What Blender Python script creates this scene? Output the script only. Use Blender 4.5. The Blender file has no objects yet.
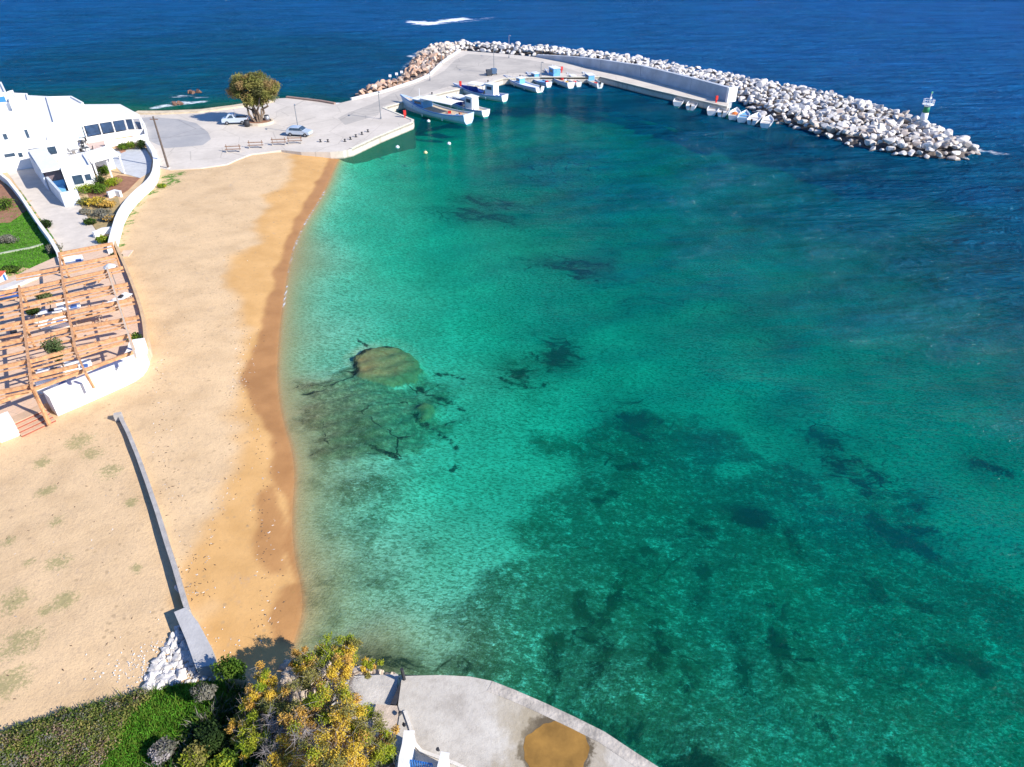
import bpy, bmesh, math, random
import numpy as np
from mathutils import Vector, Matrix, noise as mnoise

random.seed(7); np.random.seed(7)
SC = bpy.context.scene
COL = SC.collection
R = math.radians
# ------------------------------------------------------------------ camera
CAM_H, PITCH, FPX = 35.0, R(35.0), 705.0
cam_d = bpy.data.cameras.new('camera'); cam = bpy.data.objects.new('camera', cam_d); COL.objects.link(cam)
cam.location = (0, 0, CAM_H); cam.rotation_euler = (R(90) - PITCH, 0, 0)
cam_d.sensor_width = 36.0; cam_d.lens = 36.0 * FPX / 1024.0
cam_d.clip_start = 0.5; cam_d.clip_end = 12000
SC.camera = cam
# ------------------------------------------------------------------ light
SUN_EL, SUN_AZ = R(33), math.atan2(-0.43, 0.90)      # azimuth measured from +x, counter-clockwise
S = Vector((math.cos(SUN_EL) * math.cos(SUN_AZ), math.cos(SUN_EL) * math.sin(SUN_AZ), math.sin(SUN_EL)))
world = bpy.data.worlds.new('World'); SC.world = world; world.use_nodes = True
wn = world.node_tree.nodes; wl = world.node_tree.links
sky = wn.new('ShaderNodeTexSky'); sky.sky_type = 'NISHITA'; sky.sun_disc = False
sky.sun_elevation = SUN_EL; sky.sun_rotation = R(90) - SUN_AZ
sky.air_density = 1.3; sky.dust_density = 0.3; sky.ozone_density = 3.0
tint = wn.new('ShaderNodeMix'); tint.data_type = 'RGBA'; tint.blend_type = 'MULTIPLY'; tint.inputs[0].default_value = 1; tint.inputs[7].default_value = (.50, .83, 1.38, 1)
wl.new(sky.outputs[0], tint.inputs[6]); wl.new(tint.outputs[2], wn['Background'].inputs[0]); wn['Background'].inputs[1].default_value = 0.085
sd = bpy.data.lights.new('sun', 'SUN'); sd.energy = 5.0; sd.angle = R(0.5); sd.color = (1.0, 0.945, 0.85)
so = bpy.data.objects.new('sun', sd); COL.objects.link(so)
so.rotation_euler = S.to_track_quat('Z', 'Y').to_euler()
SC.view_settings.view_transform = 'Standard'; SC.view_settings.look = 'None'
SC.view_settings.gamma = 1; SC.view_settings.exposure = 0.60; SC.view_settings.use_curve_mapping = False
SC.render.engine = 'CYCLES'
SC.cycles.use_denoising = True; SC.cycles.max_bounces = 8; SC.cycles.transparent_max_bounces = 12
SC.cycles.caustics_reflective = False; SC.cycles.caustics_refractive = False

# ------------------------------------------------------------------ helpers
CP, SP = math.cos(PITCH), math.sin(PITCH)
def w(px, py, z=0.0):
    """the point of height z that the survey photograph shows at px, py"""
    a = (px - 512) / FPX; b = (383.5 - py) / FPX
    dx, dy, dz = a, CP + b * SP, -SP + b * CP
    t = (z - CAM_H) / dz
    return Vector((dx * t, dy * t, z))
def wl_(pts, z=0.0): return [w(x, y, z) for x, y in pts]
def ang(p, q): return math.atan2(q.y - p.y, q.x - p.x)

MATS = {}
def mat(name, col, rough=0.85, var=0.12, scale=3.0, bump=0.0, bscale=20.0, metal=0.0, col2=None, spec=0.3, detail=4, obj=False):
    if name in MATS: return MATS[name]
    m = bpy.data.materials.new(name); m.use_nodes = True
    n = m.node_tree.nodes; l = m.node_tree.links; p = n['Principled BSDF']
    p.inputs['Roughness'].default_value = rough; p.inputs['Metallic'].default_value = metal
    p.inputs['Specular IOR Level'].default_value = spec
    tc = n.new('ShaderNodeTexCoord'); nz = n.new('ShaderNodeTexNoise'); nz.inputs['Scale'].default_value = scale; nz.inputs['Detail'].default_value = detail
    nz.inputs['Roughness'].default_value = 0.65
    src = tc.outputs['Object']
    if not obj:
        g = n.new('ShaderNodeNewGeometry'); src = g.outputs['Position']
    l.new(src, nz.inputs['Vector'])
    r = n.new('ShaderNodeValToRGB'); r.color_ramp.elements[0].position = 0.33; r.color_ramp.elements[1].position = 0.67
    c = Vector(col)
    lo = c * (1 - var); hi = Vector(col2) if col2 else c * (1 + var)
    r.color_ramp.elements[0].color = (*lo, 1); r.color_ramp.elements[1].color = (*[min(1, v) for v in hi], 1)
    l.new(nz.outputs[0], r.inputs[0]); l.new(r.outputs[0], p.inputs['Base Color'])
    if bump > 0:
        nb = n.new('ShaderNodeTexNoise'); nb.inputs['Scale'].default_value = bscale; nb.inputs['Detail'].default_value = 5
        l.new(src, nb.inputs['Vector'])
        b = n.new('ShaderNodeBump'); b.inputs['Strength'].default_value = bump; b.inputs['Distance'].default_value = 0.1
        l.new(nb.outputs[0], b.inputs['Height']); l.new(b.outputs[0], p.inputs['Normal'])
    MATS[name] = m
    return m

class MB:
    def __init__(s): s.v = []; s.f = []; s.mi = []; s.cur = 0
    def add(s, vs, fs):
        o = len(s.v); s.v += [tuple(v) for v in vs]
        for f in fs: s.f.append([i + o for i in f]); s.mi.append(s.cur)
    def box(s, c, size, rz=0.0, tilt=None):
        cx, cy, cz = c; a, b, h = size[0] / 2, size[1] / 2, size[2] / 2
        M = Matrix.Rotation(rz, 3, 'Z')
        if tilt: M = M @ Matrix.Rotation(tilt, 3, 'Y')
        vs = [M @ Vector((x, y, z)) + Vector((cx, cy, cz)) for x in (-a, a) for y in (-b, b) for z in (-h, h)]
        s.add(vs, [(0, 1, 3, 2), (4, 6, 7, 5), (0, 4, 5, 1), (2, 3, 7, 6), (0, 2, 6, 4), (1, 5, 7, 3)])
    def prism(s, pts, z0, z1, top=None):
        n = len(pts); t = top or pts
        ar = sum(pts[i][0] * pts[(i + 1) % n][1] - pts[(i + 1) % n][0] * pts[i][1] for i in range(n))
        if ar < 0: pts = pts[::-1]; t = t[::-1]
        z1s = z1 if isinstance(z1, (list, tuple)) else [z1] * n
        if ar < 0 and isinstance(z1, (list, tuple)): z1s = z1s[::-1]
        vs = [(p[0], p[1], z0) for p in pts] + [(p[0], p[1], z) for p, z in zip(t, z1s)]
        fs = [tuple(range(n - 1, -1, -1)), tuple(range(n, 2 * n))] + [(i, (i + 1) % n, n + (i + 1) % n, n + i) for i in range(n)]
        s.add(vs, fs)
    def bar(s, p, q, wd, ht):
        """rectangular bar from p to q (any direction)"""
        p, q = Vector(p), Vector(q); d = (q - p).normalized()
        up = Vector((0, 0, 1)) if abs(d.z) < 0.95 else Vector((0, 1, 0))
        sd_ = d.cross(up).normalized() * wd / 2; u = sd_.normalized().cross(d).normalized() * ht / 2
        vs = [a + x * sd_ + y * u for a in (p, q) for x, y in ((-1, -1), (1, -1), (1, 1), (-1, 1))]
        s.add(vs, [(3, 2, 1, 0), (4, 5, 6, 7)] + [(i, (i + 1) % 4, 4 + (i + 1) % 4, 4 + i) for i in range(4)])
    def tube(s, pts, rad, n=8, caps=True):
        pts = [Vector(p) for p in pts]; m = len(pts)
        rad = rad if isinstance(rad, (list, tuple)) else [rad] * m
        vs = []
        for i, p in enumerate(pts):
            d = (pts[min(i + 1, m - 1)] - pts[max(i - 1, 0)]).normalized()
            a = d.orthogonal().normalized() if abs(d.z) < 0.9 else d.cross(Vector((1, 0, 0))).normalized()
            b = d.cross(a)
            for k in range(n):
                t = 2 * math.pi * k / n
                vs.append(p + (a * math.cos(t) + b * math.sin(t)) * rad[i])
        fs = [(i * n + k, i * n + (k + 1) % n, (i + 1) * n + (k + 1) % n, (i + 1) * n + k) for i in range(m - 1) for k in range(n)]
        if caps: fs += [tuple(range(n - 1, -1, -1)), tuple(range((m - 1) * n, m * n))]
        s.add(vs, fs)
    def lathe(s, prof, c=(0, 0, 0), n=16, sx=1, sy=1):
        vs = []; m = len(prof)
        for r, z in prof:
            for k in range(n):
                t = 2 * math.pi * k / n; vs.append((c[0] + r * sx * math.cos(t), c[1] + r * sy * math.sin(t), c[2] + z))
        fs = [(i * n + k, i * n + (k + 1) % n, (i + 1) * n + (k + 1) % n, (i + 1) * n + k) for i in range(m - 1) for k in range(n)]
        fs += [tuple(range(n - 1, -1, -1)), tuple(range((m - 1) * n, m * n))]
        s.add(vs, fs)
    def build(s, name, m, parent=None, smooth=False, bevel=0):
        me = bpy.data.meshes.new(name); me.from_pydata(s.v, [], s.f); me.update()
        for x in (m if isinstance(m, (list, tuple)) else [m]): me.materials.append(x)
        if any(s.mi): me.polygons.foreach_set('material_index', s.mi)
        if smooth: me.polygons.foreach_set('use_smooth', [True] * len(me.polygons))
        o = bpy.data.objects.new(name, me); COL.objects.link(o)
        if parent: o.parent = parent
        if bevel:
            b = o.modifiers.new('bevel', 'BEVEL'); b.width = bevel; b.segments = 2; b.limit_method = 'ANGLE'
        return o
def tag(o, label=None, cat=None, group=None, kind=None):
    if label: o['label'] = label
    if cat: o['category'] = cat
    if group: o['group'] = group
    if kind: o['kind'] = kind
    return o
def empty(name, loc, rz=0.0, label=None, cat=None, group=None, scale=1):
    o = bpy.data.objects.new(name, None); COL.objects.link(o); o.empty_display_size = 0.3
    o.location = loc; o.rotation_euler = (0, 0, rz); o.scale = (scale,) * 3
    return tag(o, label, cat, group)
def dup(root, loc=None, rz=None, label=None, group=None, scale=None):
    def cp(o, parent):
        c = o.copy(); COL.objects.link(c)
        if parent is not None:
            c.parent = parent; c.matrix_parent_inverse = o.matrix_parent_inverse.copy()
        for ch in [x for x in KIDS(o)]: cp(ch, c)
        return c
    r = cp(root, None)
    if loc is not None: r.location = loc
    if rz is not None: r.rotation_euler = (0, 0, rz)
    if scale is not None: r.scale = scale if isinstance(scale, (tuple, list)) else (scale,) * 3
    if label: r['label'] = label
    if group: r['group'] = group
    return r
def KIDS(o): return list(o.children)

# polygon signed distance (positive inside), numpy
def seg_dist(X, Y, pts, closed=True):
    P = np.array([(p[0], p[1]) for p in pts]); n = len(P); D = np.full(X.shape, 1e18)
    for i in range(n if closed else n - 1):
        a = P[i]; b = P[(i + 1) % n]; ab = b - a; L = (ab ** 2).sum() + 1e-12
        t = np.clip(((X - a[0]) * ab[0] + (Y - a[1]) * ab[1]) / L, 0, 1)
        d = (X - a[0] - t * ab[0]) ** 2 + (Y - a[1] - t * ab[1]) ** 2
        D = np.minimum(D, d)
    return np.sqrt(D)
def sdf(X, Y, pts):
    P = [(p[0], p[1]) for p in pts]; n = len(P); ins = np.zeros(X.shape, bool)
    for i in range(n):
        x1, y1 = P[i]; x2, y2 = P[(i + 1) % n]
        if y1 == y2: continue
        c = ((y1 > Y) != (y2 > Y)) & (X < (x2 - x1) * (Y - y1) / (y2 - y1) + x1)
        ins ^= c
    d = seg_dist(X, Y, pts)
    return np.where(ins, d, -d)
def sstep(a, b, x):
    t = np.clip((x - a) / (b - a), 0, 1); return t * t * (3 - 2 * t)
def smooth_line(pts, k=2):
    for _ in range(k):
        q = [pts[0]]
        for a, b in zip(pts[:-1], pts[1:]):
            q += [tuple(a[i] * .75 + b[i] * .25 for i in range(len(a))), tuple(a[i] * .25 + b[i] * .75 for i in range(len(a)))]
        q.append(pts[-1]); pts = q
    return pts
def vnoise(X, Y, sc, seed=0):
    """cheap smooth value noise, -1..1"""
    x = X / sc + seed * 13.7; y = Y / sc + seed * 7.3
    xi = np.floor(x); yi = np.floor(y); fx = x - xi; fy = y - yi
    h = lambda a, b: np.modf(np.sin(a * 127.1 + b * 311.7 + seed * 17.0) * 43758.5453)[0]
    u = fx * fx * (3 - 2 * fx); v = fy * fy * (3 - 2 * fy)
    n = (h(xi, yi) * (1 - u) + h(xi + 1, yi) * u) * (1 - v) + (h(xi, yi + 1) * (1 - u) + h(xi + 1, yi + 1) * u) * v
    return n

# ------------------------------------------------------------------ terrain and sea
LAND_Z = 1.15
beach_px = smooth_line([(352, 143), (343, 152), (335, 166), (326, 188), (316, 205), (303, 225), (292, 250), (287, 275), (284, 297), (280, 325), (278, 350),
    (277, 375), (279, 400), (284, 425), (292, 450), (295, 475), (293, 500), (292, 530), (295, 560), (301, 585), (303, 610), (297, 635), (290, 652), (300, 664), (330, 668), (356, 672)], 1)
coast = [tuple(w(x, y)[:2]) for x, y in beach_px]
coast += [tuple(w(*p)[:2]) for p in ((385, 720), (400, 767))] + [(-3, 10), (5, -40), (-20, -400), (-1500, -900), (-3000, -400), (-3000, 60), (-700, 190), (-250, 175)]
coast += [tuple(w(*p)[:2]) for p in ((-60, 96), (0, 101), (60, 107), (100, 110), (145, 112), (172, 111), (200, 109), (236, 105), (277, 101), (300, 103), (330, 108), (352, 112), (365, 120), (362, 135))]

def axis(segs, lo, hi, growth=1.07):
    a, b = segs[0][0], segs[-1][1]; out = []
    for s0, s1, st in segs:
        n = max(1, int(round((s1 - s0) / st))); out += list(np.linspace(s0, s1, n, endpoint=False))
    out.append(b)
    st = segs[-1][2]; x = b
    while x < hi: st *= growth; x += st; out.append(x)
    st = segs[0][2]; x = a; pre = []
    while x > lo: st *= growth; x -= st; pre.append(x)
    return np.array(pre[::-1] + out)
AX = axis([(-52, -8, 0.25), (-8, 60, 0.5)], -3000, 3000)
AY = axis([(16, 75, 0.28), (75, 150, 0.5), (150, 270, 1.3)], -900, 5000)
GX, GY = np.meshgrid(AX, AY)
SD = sdf(GX, GY, coast)                       # + inland, - at sea
# bathymetry: typical depths at surveyed spots
dp = [(310, 260, 1.0), (380, 200, 2.2), (430, 150, 3.2), (520, 120, 4.2), (600, 130, 5.0), (560, 160, 5.4), (470, 240, 2.8), (420, 310, 1.9), (350, 330, 1.2), (320, 400, 1.0), (340, 480, 1.1), (330, 560, 1.0), (400, 560, 1.1),
      (380, 630, .9), (460, 640, 1.1), (480, 560, 1.5), (500, 460, 2.0), (480, 380, 2.0), (560, 300, 3.4), (620, 380, 3.0), (600, 480, 2.3), (600, 600, 1.9), (640, 680, 1.6), (720, 740, 1.5), (800, 680, 1.8), (900, 720, 1.9),
      (1000, 740, 2.2), (760, 560, 2.4), (900, 600, 2.6), (1010, 600, 3.0), (720, 440, 3.3), (850, 480, 3.1), (980, 480, 3.5), (700, 330, 3.8), (800, 380, 4.0), (900, 380, 4.3), (1010, 380, 4.8), (620, 250, 4.2), (720, 250, 4.7), (850, 280, 5.0),
      (990, 280, 6.0), (650, 180, 5.4), (760, 180, 5.8), (880, 200, 6.2), (1000, 200, 8.0), (700, 130, 6), (1100, 100, 12), (1000, 60, 14), (800, 40, 14), (600, 20, 13), (400, 20, 12), (300, 50, 8.0), (200, 60, 8), (100, 60, 8),
      (150, 90, 6.0), (250, 80, 8.0), (330, 80, 9), (0, 40, 11), (-200, 60, 8), (1300, 300, 11), (1200, 600, 5), (1000, 10, 16), (500, -40, 18), (0, -30, 16), (1100, -30, 18)]
W = np.zeros_like(GX); DEP = np.zeros_like(GX)
for px, py, d in dp:
    p = w(px, py); sg = 0.16 * math.hypot(p.x * .6, p.y)
    k = 1.0 / (((GX - p.x) ** 2 + (GY - p.y) ** 2) / sg ** 2 + 0.25) ** 1.8
    W += k; DEP += k * d
DEP /= W
DEP = DEP * (1 + 0.10 * vnoise(GX, GY, 9, 1) + .06 * vnoise(GX, GY, 3.3, 2))
DEP = DEP * (1 - np.exp(-np.maximum(-SD, 0) / 6.0)) + 0.0
h_land = LAND_Z * (1 - np.exp(-np.maximum(SD, 0) / 6.5)) + 0.03 * vnoise(GX, GY, 2.2, 3) * sstep(1, 6, SD) + 0.012 * vnoise(GX, GY, .8, 5) * sstep(2, 6, SD)
veg = [(-400, 900), (-400, 760), (0, 727), (60, 708), (110, 693), (150, 681), (185, 672), (205, 668), (232, 668), (262, 680), (300, 700), (340, 735), (395, 767), (300, 1100)]
VEG = [tuple(w(x, y, 1.6)[:2]) for x, y in veg]
sv = sdf(GX, GY, VEG)
h_land += 0.75 * sstep(0.0, 1.8, sv) + 0.12 * vnoise(GX, GY, 1.3, 8) * sstep(0, 1, sv)
HZ = np.where(SD > 0, h_land, -DEP)
def ground_z(x, y):
    j = int(np.clip(np.searchsorted(AX, x), 1, len(AX) - 1)); i = int(np.clip(np.searchsorted(AY, y), 1, len(AY) - 1))
    tx = (x - AX[j - 1]) / (AX[j] - AX[j - 1]); ty = (y - AY[i - 1]) / (AY[i] - AY[i - 1])
    return float((HZ[i - 1, j - 1] * (1 - tx) + HZ[i - 1, j] * tx) * (1 - ty) + (HZ[i, j - 1] * (1 - tx) + HZ[i, j] * tx) * ty)

def P(pts, z=0.0): return [tuple(w(x, y, z)[:2]) for x, y in pts]
def fuzzy(poly, blur, nsc=2.0, namp=.8, seed=0):
    d = sdf(GX, GY, poly) + namp * vnoise(GX, GY, nsc, seed) + namp * .5 * vnoise(GX, GY, nsc * .37, seed + 1)
    return sstep(-blur, blur, d)
golden = fuzzy(P([(300, 152), (290, 157), (289, 180), (270, 197), (262, 212), (252, 233), (258, 244), (232, 260), (231, 289), (240, 310), (246, 335), (241, 375), (233, 400), (236, 430), (238, 466), (222, 495), (208, 530), (200, 560), (193, 600), (200, 640), (225, 668),
                      (400, 700), (400, 140)], .4), .9, 3.5, .9, 11)
wet = fuzzy(P([(330, 152), (328, 165), (312, 190), (298, 215), (287, 240), (277, 265), (272, 290), (265, 312), (262, 330), (247, 362), (243, 382), (250, 408), (266, 425), (271, 445), (272, 480), (282, 500), (287, 520), (287, 560), (296, 590), (300, 610), (290, 645), (400, 700), (450, 400), (400, 150)], .1), .3, 3, .35, 21)
wet = np.maximum(wet, fuzzy(P([(262, 495), (272, 487), (282, 505), (287, 540), (284, 572), (268, 578), (254, 566), (256, 520)], .2), .35, 2, .3, 31) * .9)
wet = np.maximum(wet, fuzzy(P([(303, 582), (306, 625), (292, 648), (272, 642), (266, 622), (275, 600), (290, 588)], .1), .25, 2, .3, 33) * .85)
wet = np.maximum(wet, sstep(-.3, .9, -SD + .15 * vnoise(GX, GY, 2, 3) + .2) * (SD > -60))
grass = np.zeros_like(GX)
for poly, b in (([(-300, 150), (0, 178), (22, 195), (52, 232), (66, 262), (60, 275), (20, 268), (-10, 280), (-400, 330)], .4),
                ([(186, 170), (180, 182), (160, 190), (142, 203), (130, 222), (125, 245), (118, 246), (116, 225), (128, 203), (150, 190), (165, 172)], .9),
                ([(150, 681), (205, 672), (215, 690), (190, 720), (150, 767), (80, 790), (110, 740), (140, 705)], .5)):
    grass = np.maximum(grass, fuzzy(P(poly, 1.2), b, 1.5, .7, 41) * (.62 if b == .9 else 1))
brown = fuzzy(P(veg, 1.6), .25, 1, .3, 44)
spots = np.zeros_like(GX)
for px, py, r in ((42, 462, 1.1), (46, 490, 1.0), (58, 560, 1.1), (62, 600, 1.2), (30, 560, .6), (55, 520, .8), (8, 540, .7), (110, 470, 1.3), (12, 600, 1.4), (130, 500, .7), (92, 452, 1.2), (20, 640, 1.6), (135, 565, .6), (10, 680, 1.5), (45, 608, .7), (80, 440, 1.5)):
    p = w(px, py, 1.15); spots = np.maximum(spots, np.exp(-((GX - p.x) ** 2 + (GY - p.y) ** 2) / (r * 1.2) ** 2))
spots *= (SD > 0)
weed = np.zeros_like(GX)
for px, py, rx, ry, s in ((640, 395, 45, 28, .75), (575, 238, 55, 12, .8), (500, 175, 45, 9, .7), (480, 192, 45, 9, .8), (690, 262, 160, 30, .42), (760, 300, 120, 40, .35), (600, 210, 70, 16, .35), (760, 485, 28, 14, .95), (735, 475, 60, 30, .5),
        (838, 400, 24, 12, .8), (872, 440, 50, 22, .75), (850, 420, 90, 60, .45), (925, 500, 60, 14, .8), (590, 615, 40, 34, .8), (655, 600, 60, 60, .55), (655, 540, 60, 20, .6), (555, 640, 14, 26, .8), (800, 620, 46, 48, .7), (690, 650, 40, 30, .6),
        (970, 630, 50, 12, .85), (950, 480, 40, 40, .5), (1000, 420, 40, 20, .55), (520, 350, 32, 22, .72), (560, 325, 22, 16, .9), (540, 300, 60, 30, .35), (880, 560, 40, 20, .5), (640, 720, 90, 26, .75), (700, 760, 90, 20, .8), (560, 690, 60, 16, .6),
        (380, 655, 60, 16, .7), (470, 660, 70, 10, .6), (610, 430, 60, 20, .5), (700, 520, 90, 40, .45), (900, 640, 60, 30, .45), (560, 140, 70, 24, .5), (600, 165, 120, 20, .45), (760, 170, 150, 40, .3), (240, 60, 250, 14, .5), (120, 80, 100, 8, .6), (330, 85, 60, 14, .7)):
    p = w(px, py); ex = rx / FPX * p.y * 1.35; q = w(px, py - ry); ey = (q.y - p.y) * 1.25
    weed = np.maximum(weed, s * np.exp(-(((GX - p.x) / ex) ** 2 + ((GY - p.y) / ey) ** 2) * .8))
reef = np.maximum(fuzzy(P([(300, 380), (330, 362), (352, 352), (400, 370), (440, 380), (450, 400), (430, 430), (400, 452), (360, 456), (320, 450), (298, 425)]), 2.2, 2.2, 1.3, 51) * .75,
                  fuzzy(P([(352, 352), (362, 342), (388, 337), (410, 344), (423, 358), (415, 370), (392, 376), (366, 375), (354, 366)]), .35, 1.2, .25, 52))
reef = np.maximum(reef, fuzzy(P([(416, 398), (424, 392), (433, 396), (431, 406), (420, 409)]), .3, 1, .2, 53))
reef = np.maximum(reef, .6 * fuzzy(P([(360, 345), (440, 355), (465, 380), (440, 410), (400, 400)]), 2.0, 2, 1.5, 54))
slab = np.maximum(fuzzy(P([(352, 352), (362, 342), (388, 337), (410, 344), (423, 358), (415, 370), (392, 376), (366, 375), (354, 366)]), .3, 1.2, .25, 52), fuzzy(P([(416, 398), (424, 392), (433, 396), (431, 406), (420, 409)]), .3, 1, .2, 53))
reef *= (SD < 0); slab *= (SD < 0)
HZ = np.where(SD < 0, HZ + slab * np.minimum(.40, DEP * .35) + reef * .18 * (1 + vnoise(GX, GY, .7, 61)) * sstep(0, 3, -SD), HZ)
crack = np.zeros_like(GX)
for pts__, wd__ in (([(530, 324), (541, 332), (552, 335), (556, 321)], .32), ([(552, 335), (551, 346)], .3), ([(548, 330), (566, 322), (572, 332)], .25), ([(499, 358), (512, 365), (525, 367), (528, 354), (521, 348), (528, 338)], .25), ([(525, 367), (541, 366), (548, 358)], .25), ([(505, 350), (516, 356), (524, 362)], .2),
        ([(355, 366), (353, 356), (362, 346), (373, 341), (392, 338), (405, 341)], .28), ([(357, 332), (373, 341)], .2), ([(417, 374), (431, 382), (450, 387), (462, 394)], .28), ([(415, 401), (417, 408), (424, 411)], .3), ([(431, 414), (446, 421), (457, 432)], .25), ([(363, 438), (380, 441), (399, 448)], .22),
        ([(450, 454), (457, 450)], .25), ([(434, 359), (450, 358), (463, 362)], .22), ([(628, 552), (622, 568), (610, 592), (600, 610), (590, 622)], .5), ([(582, 578), (580, 590), (586, 600)], .45), ([(562, 622), (552, 636), (550, 654)], .5), ([(608, 628), (600, 656), (590, 668)], .4), ([(650, 525), (656, 545)], .5), ([(706, 542), (712, 560), (700, 580)], .5),
        ([(740, 479), (758, 485), (774, 492)], .8), ([(827, 397), (848, 410)], .8), ([(843, 426), (860, 440), (880, 458)], .7), ([(888, 487), (917, 506), (944, 514)], .8), ([(954, 630), (976, 628), (1002, 638)], .6), ([(785, 609), (788, 630), (795, 657)], .45), ([(750, 625), (753, 673)], .4), ([(885, 545), (892, 566)], .6),
        ([(740, 600), (745, 615)], .4), ([(660, 600), (668, 625), (660, 650)], .45), ([(690, 640), (700, 660)], .4), ([(830, 700), (840, 715)], .35), ([(900, 740), (925, 745)], .35), ([(700, 495), (712, 505)], .6), ([(620, 440), (640, 436)], .5), ([(600, 480), (618, 470)], .5), ([(930, 570), (950, 580)], .5), ([(1000, 420), (1024, 428)], .8), ([(800, 500), (812, 520)], .5)):
    dcr = seg_dist(GX, GY, P(pts__), closed=False); crack = np.maximum(crack, np.exp(-(np.abs(dcr + .5 * wd__ * vnoise(GX, GY, 1.1, 77)) / wd__ / 1.45) ** 2))
crack *= (SD < 0)
stony_caustics = fuzzy(P([(300, 660), (420, 640), (480, 560), (560, 440), (640, 400), (760, 430), (900, 470), (1100, 560), (1300, 900), (500, 900), (380, 700)]), 5, 7, 5, 71)
stony_caustics = np.maximum(stony_caustics, .6 * fuzzy(P([(285, 425), (330, 380), (420, 430), (420, 560), (330, 660), (300, 640)]), 3, 4, 2, 73))

def grid_mesh(name, Z, attrs, m, keep=None):
    ny, nx = GX.shape
    me = bpy.data.meshes.new(name)
    co = np.stack([GX, GY, Z], -1).reshape(-1, 3).astype(np.float32)
    idx = np.arange(ny * nx).reshape(ny, nx)
    q = np.stack([idx[:-1, :-1], idx[:-1, 1:], idx[1:, 1:], idx[1:, :-1]], -1).reshape(-1, 4)
    if keep is not None:
        k = (keep[:-1, :-1] | keep[:-1, 1:] | keep[1:, 1:] | keep[1:, :-1]).reshape(-1); q = q[k]
        used = np.unique(q); remap = np.full(ny * nx, -1); remap[used] = np.arange(len(used)); q = remap[q]; co = co[used]
    else: used = None
    me.vertices.add(len(co)); me.vertices.foreach_set('co', co.ravel())
    me.loops.add(q.size); me.loops.foreach_set('vertex_index', q.ravel().astype(np.int32))
    me.polygons.add(len(q)); me.polygons.foreach_set('loop_start', np.arange(0, q.size, 4, dtype=np.int32)); me.polygons.foreach_set('loop_total', np.full(len(q), 4, dtype=np.int32))
    me.polygons.foreach_set('use_smooth', np.ones(len(q), bool))
    me.update(calc_edges=True)
    for an, A in attrs.items():
        a = me.attributes.new(an, 'FLOAT', 'POINT'); A = A.reshape(-1).astype(np.float32)
        a.data.foreach_set('value', A if used is None else A[used])
    me.materials.append(m)
    o = bpy.data.objects.new(name, me); COL.objects.link(o); return o

class N:
    """node graph shorthand"""
    def __init__(s, name):
        s.m = bpy.data.materials.new(name); s.m.use_nodes = True; s.n = s.m.node_tree.nodes; s.l = s.m.node_tree.links
        s.n.remove(s.n['Principled BSDF']); s.out = s.n['Material Output']
        s.pos = s.n.new('ShaderNodeNewGeometry').outputs['Position']; sx_ = s.n.new('ShaderNodeSeparateXYZ'); s.l.new(s.pos, sx_.inputs[0]); s.zz = sx_.outputs[2]
    def put(s, sock, v):
        if isinstance(v, (int, float)): sock.default_value = v
        elif isinstance(v, tuple): sock.default_value = (*v, 1) if len(v) == 3 and len(sock.default_value) == 4 else v
        else: s.l.new(v, sock)
    def attr(s, n): a = s.n.new('ShaderNodeAttribute'); a.attribute_name = n; return a.outputs['Fac']
    def math(s, op, a, b=None, c=None, clamp=False):
        x = s.n.new('ShaderNodeMath'); x.operation = op; x.use_clamp = clamp; s.put(x.inputs[0], a)
        if b is not None: s.put(x.inputs[1], b)
        if c is not None: s.put(x.inputs[2], c)
        return x.outputs[0]
    def map(s, v, a, b, c=0.0, d=1.0):
        x = s.n.new('ShaderNodeMapRange'); x.interpolation_type = 'SMOOTHSTEP'; s.put(x.inputs[0], v)
        for i, k in enumerate((a, b, c, d)): s.put(x.inputs[i + 1], k)
        return x.outputs[0]
    def vec(s, scale=(1, 1, 1), rot=0.0, v=None):
        x = s.n.new('ShaderNodeMapping'); s.l.new(v or s.pos, x.inputs[0]); x.inputs['Scale'].default_value = scale; x.inputs['Rotation'].default_value = (0, 0, rot); return x.outputs[0]
    def noise(s, scale, v=None, detail=4, rough=.6, dist=0.0):
        x = s.n.new('ShaderNodeTexNoise'); x.inputs['Scale'].default_value = scale; x.inputs['Detail'].default_value = detail; x.inputs['Roughness'].default_value = rough; x.inputs['Distortion'].default_value = dist
        s.l.new(v or s.pos, x.inputs['Vector']); return x.outputs[0]
    def voro(s, scale, feat='F1', v=None, out='Distance'):
        x = s.n.new('ShaderNodeTexVoronoi'); x.feature = feat; x.inputs['Scale'].default_value = scale; s.l.new(v or s.pos, x.inputs['Vector']); return x.outputs[out]
    def mix(s, f, a, b, mode='MIX'):
        x = s.n.new('ShaderNodeMix'); x.data_type = 'RGBA'; x.blend_type = mode; s.put(x.inputs[0], f); s.put(x.inputs[6], a); s.put(x.inputs[7], b); return x.outputs[2]
    def ramp(s, f, stops):
        x = s.n.new('ShaderNodeValToRGB'); e = x.color_ramp.elements
        while len(e) < len(stops): e.new(.5)
        for i, (p, c) in enumerate(stops): e[i].position = p; e[i].color = (*c, 1)
        s.put(x.inputs[0], f); return x.outputs[0]
    def bump(s, h, strength, dist, nrm=None):
        x = s.n.new('ShaderNodeBump'); x.inputs['Strength'].default_value = strength; x.inputs['Distance'].default_value = dist; s.put(x.inputs['Height'], h)
        if nrm is not None: s.l.new(nrm, x.inputs['Normal'])
        return x.outputs[0]
    def pbr(s, col, rough=.85, nrm=None, spec=.3):
        p = s.n.new('ShaderNodeBsdfPrincipled'); s.put(p.inputs['Base Color'], col); s.put(p.inputs['Roughness'], rough); s.put(p.inputs['Specular IOR Level'], spec)
        if nrm is not None: s.l.new(nrm, p.inputs['Normal'])
        s.l.new(p.outputs[0], s.out.inputs[0]); return s.m

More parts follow.
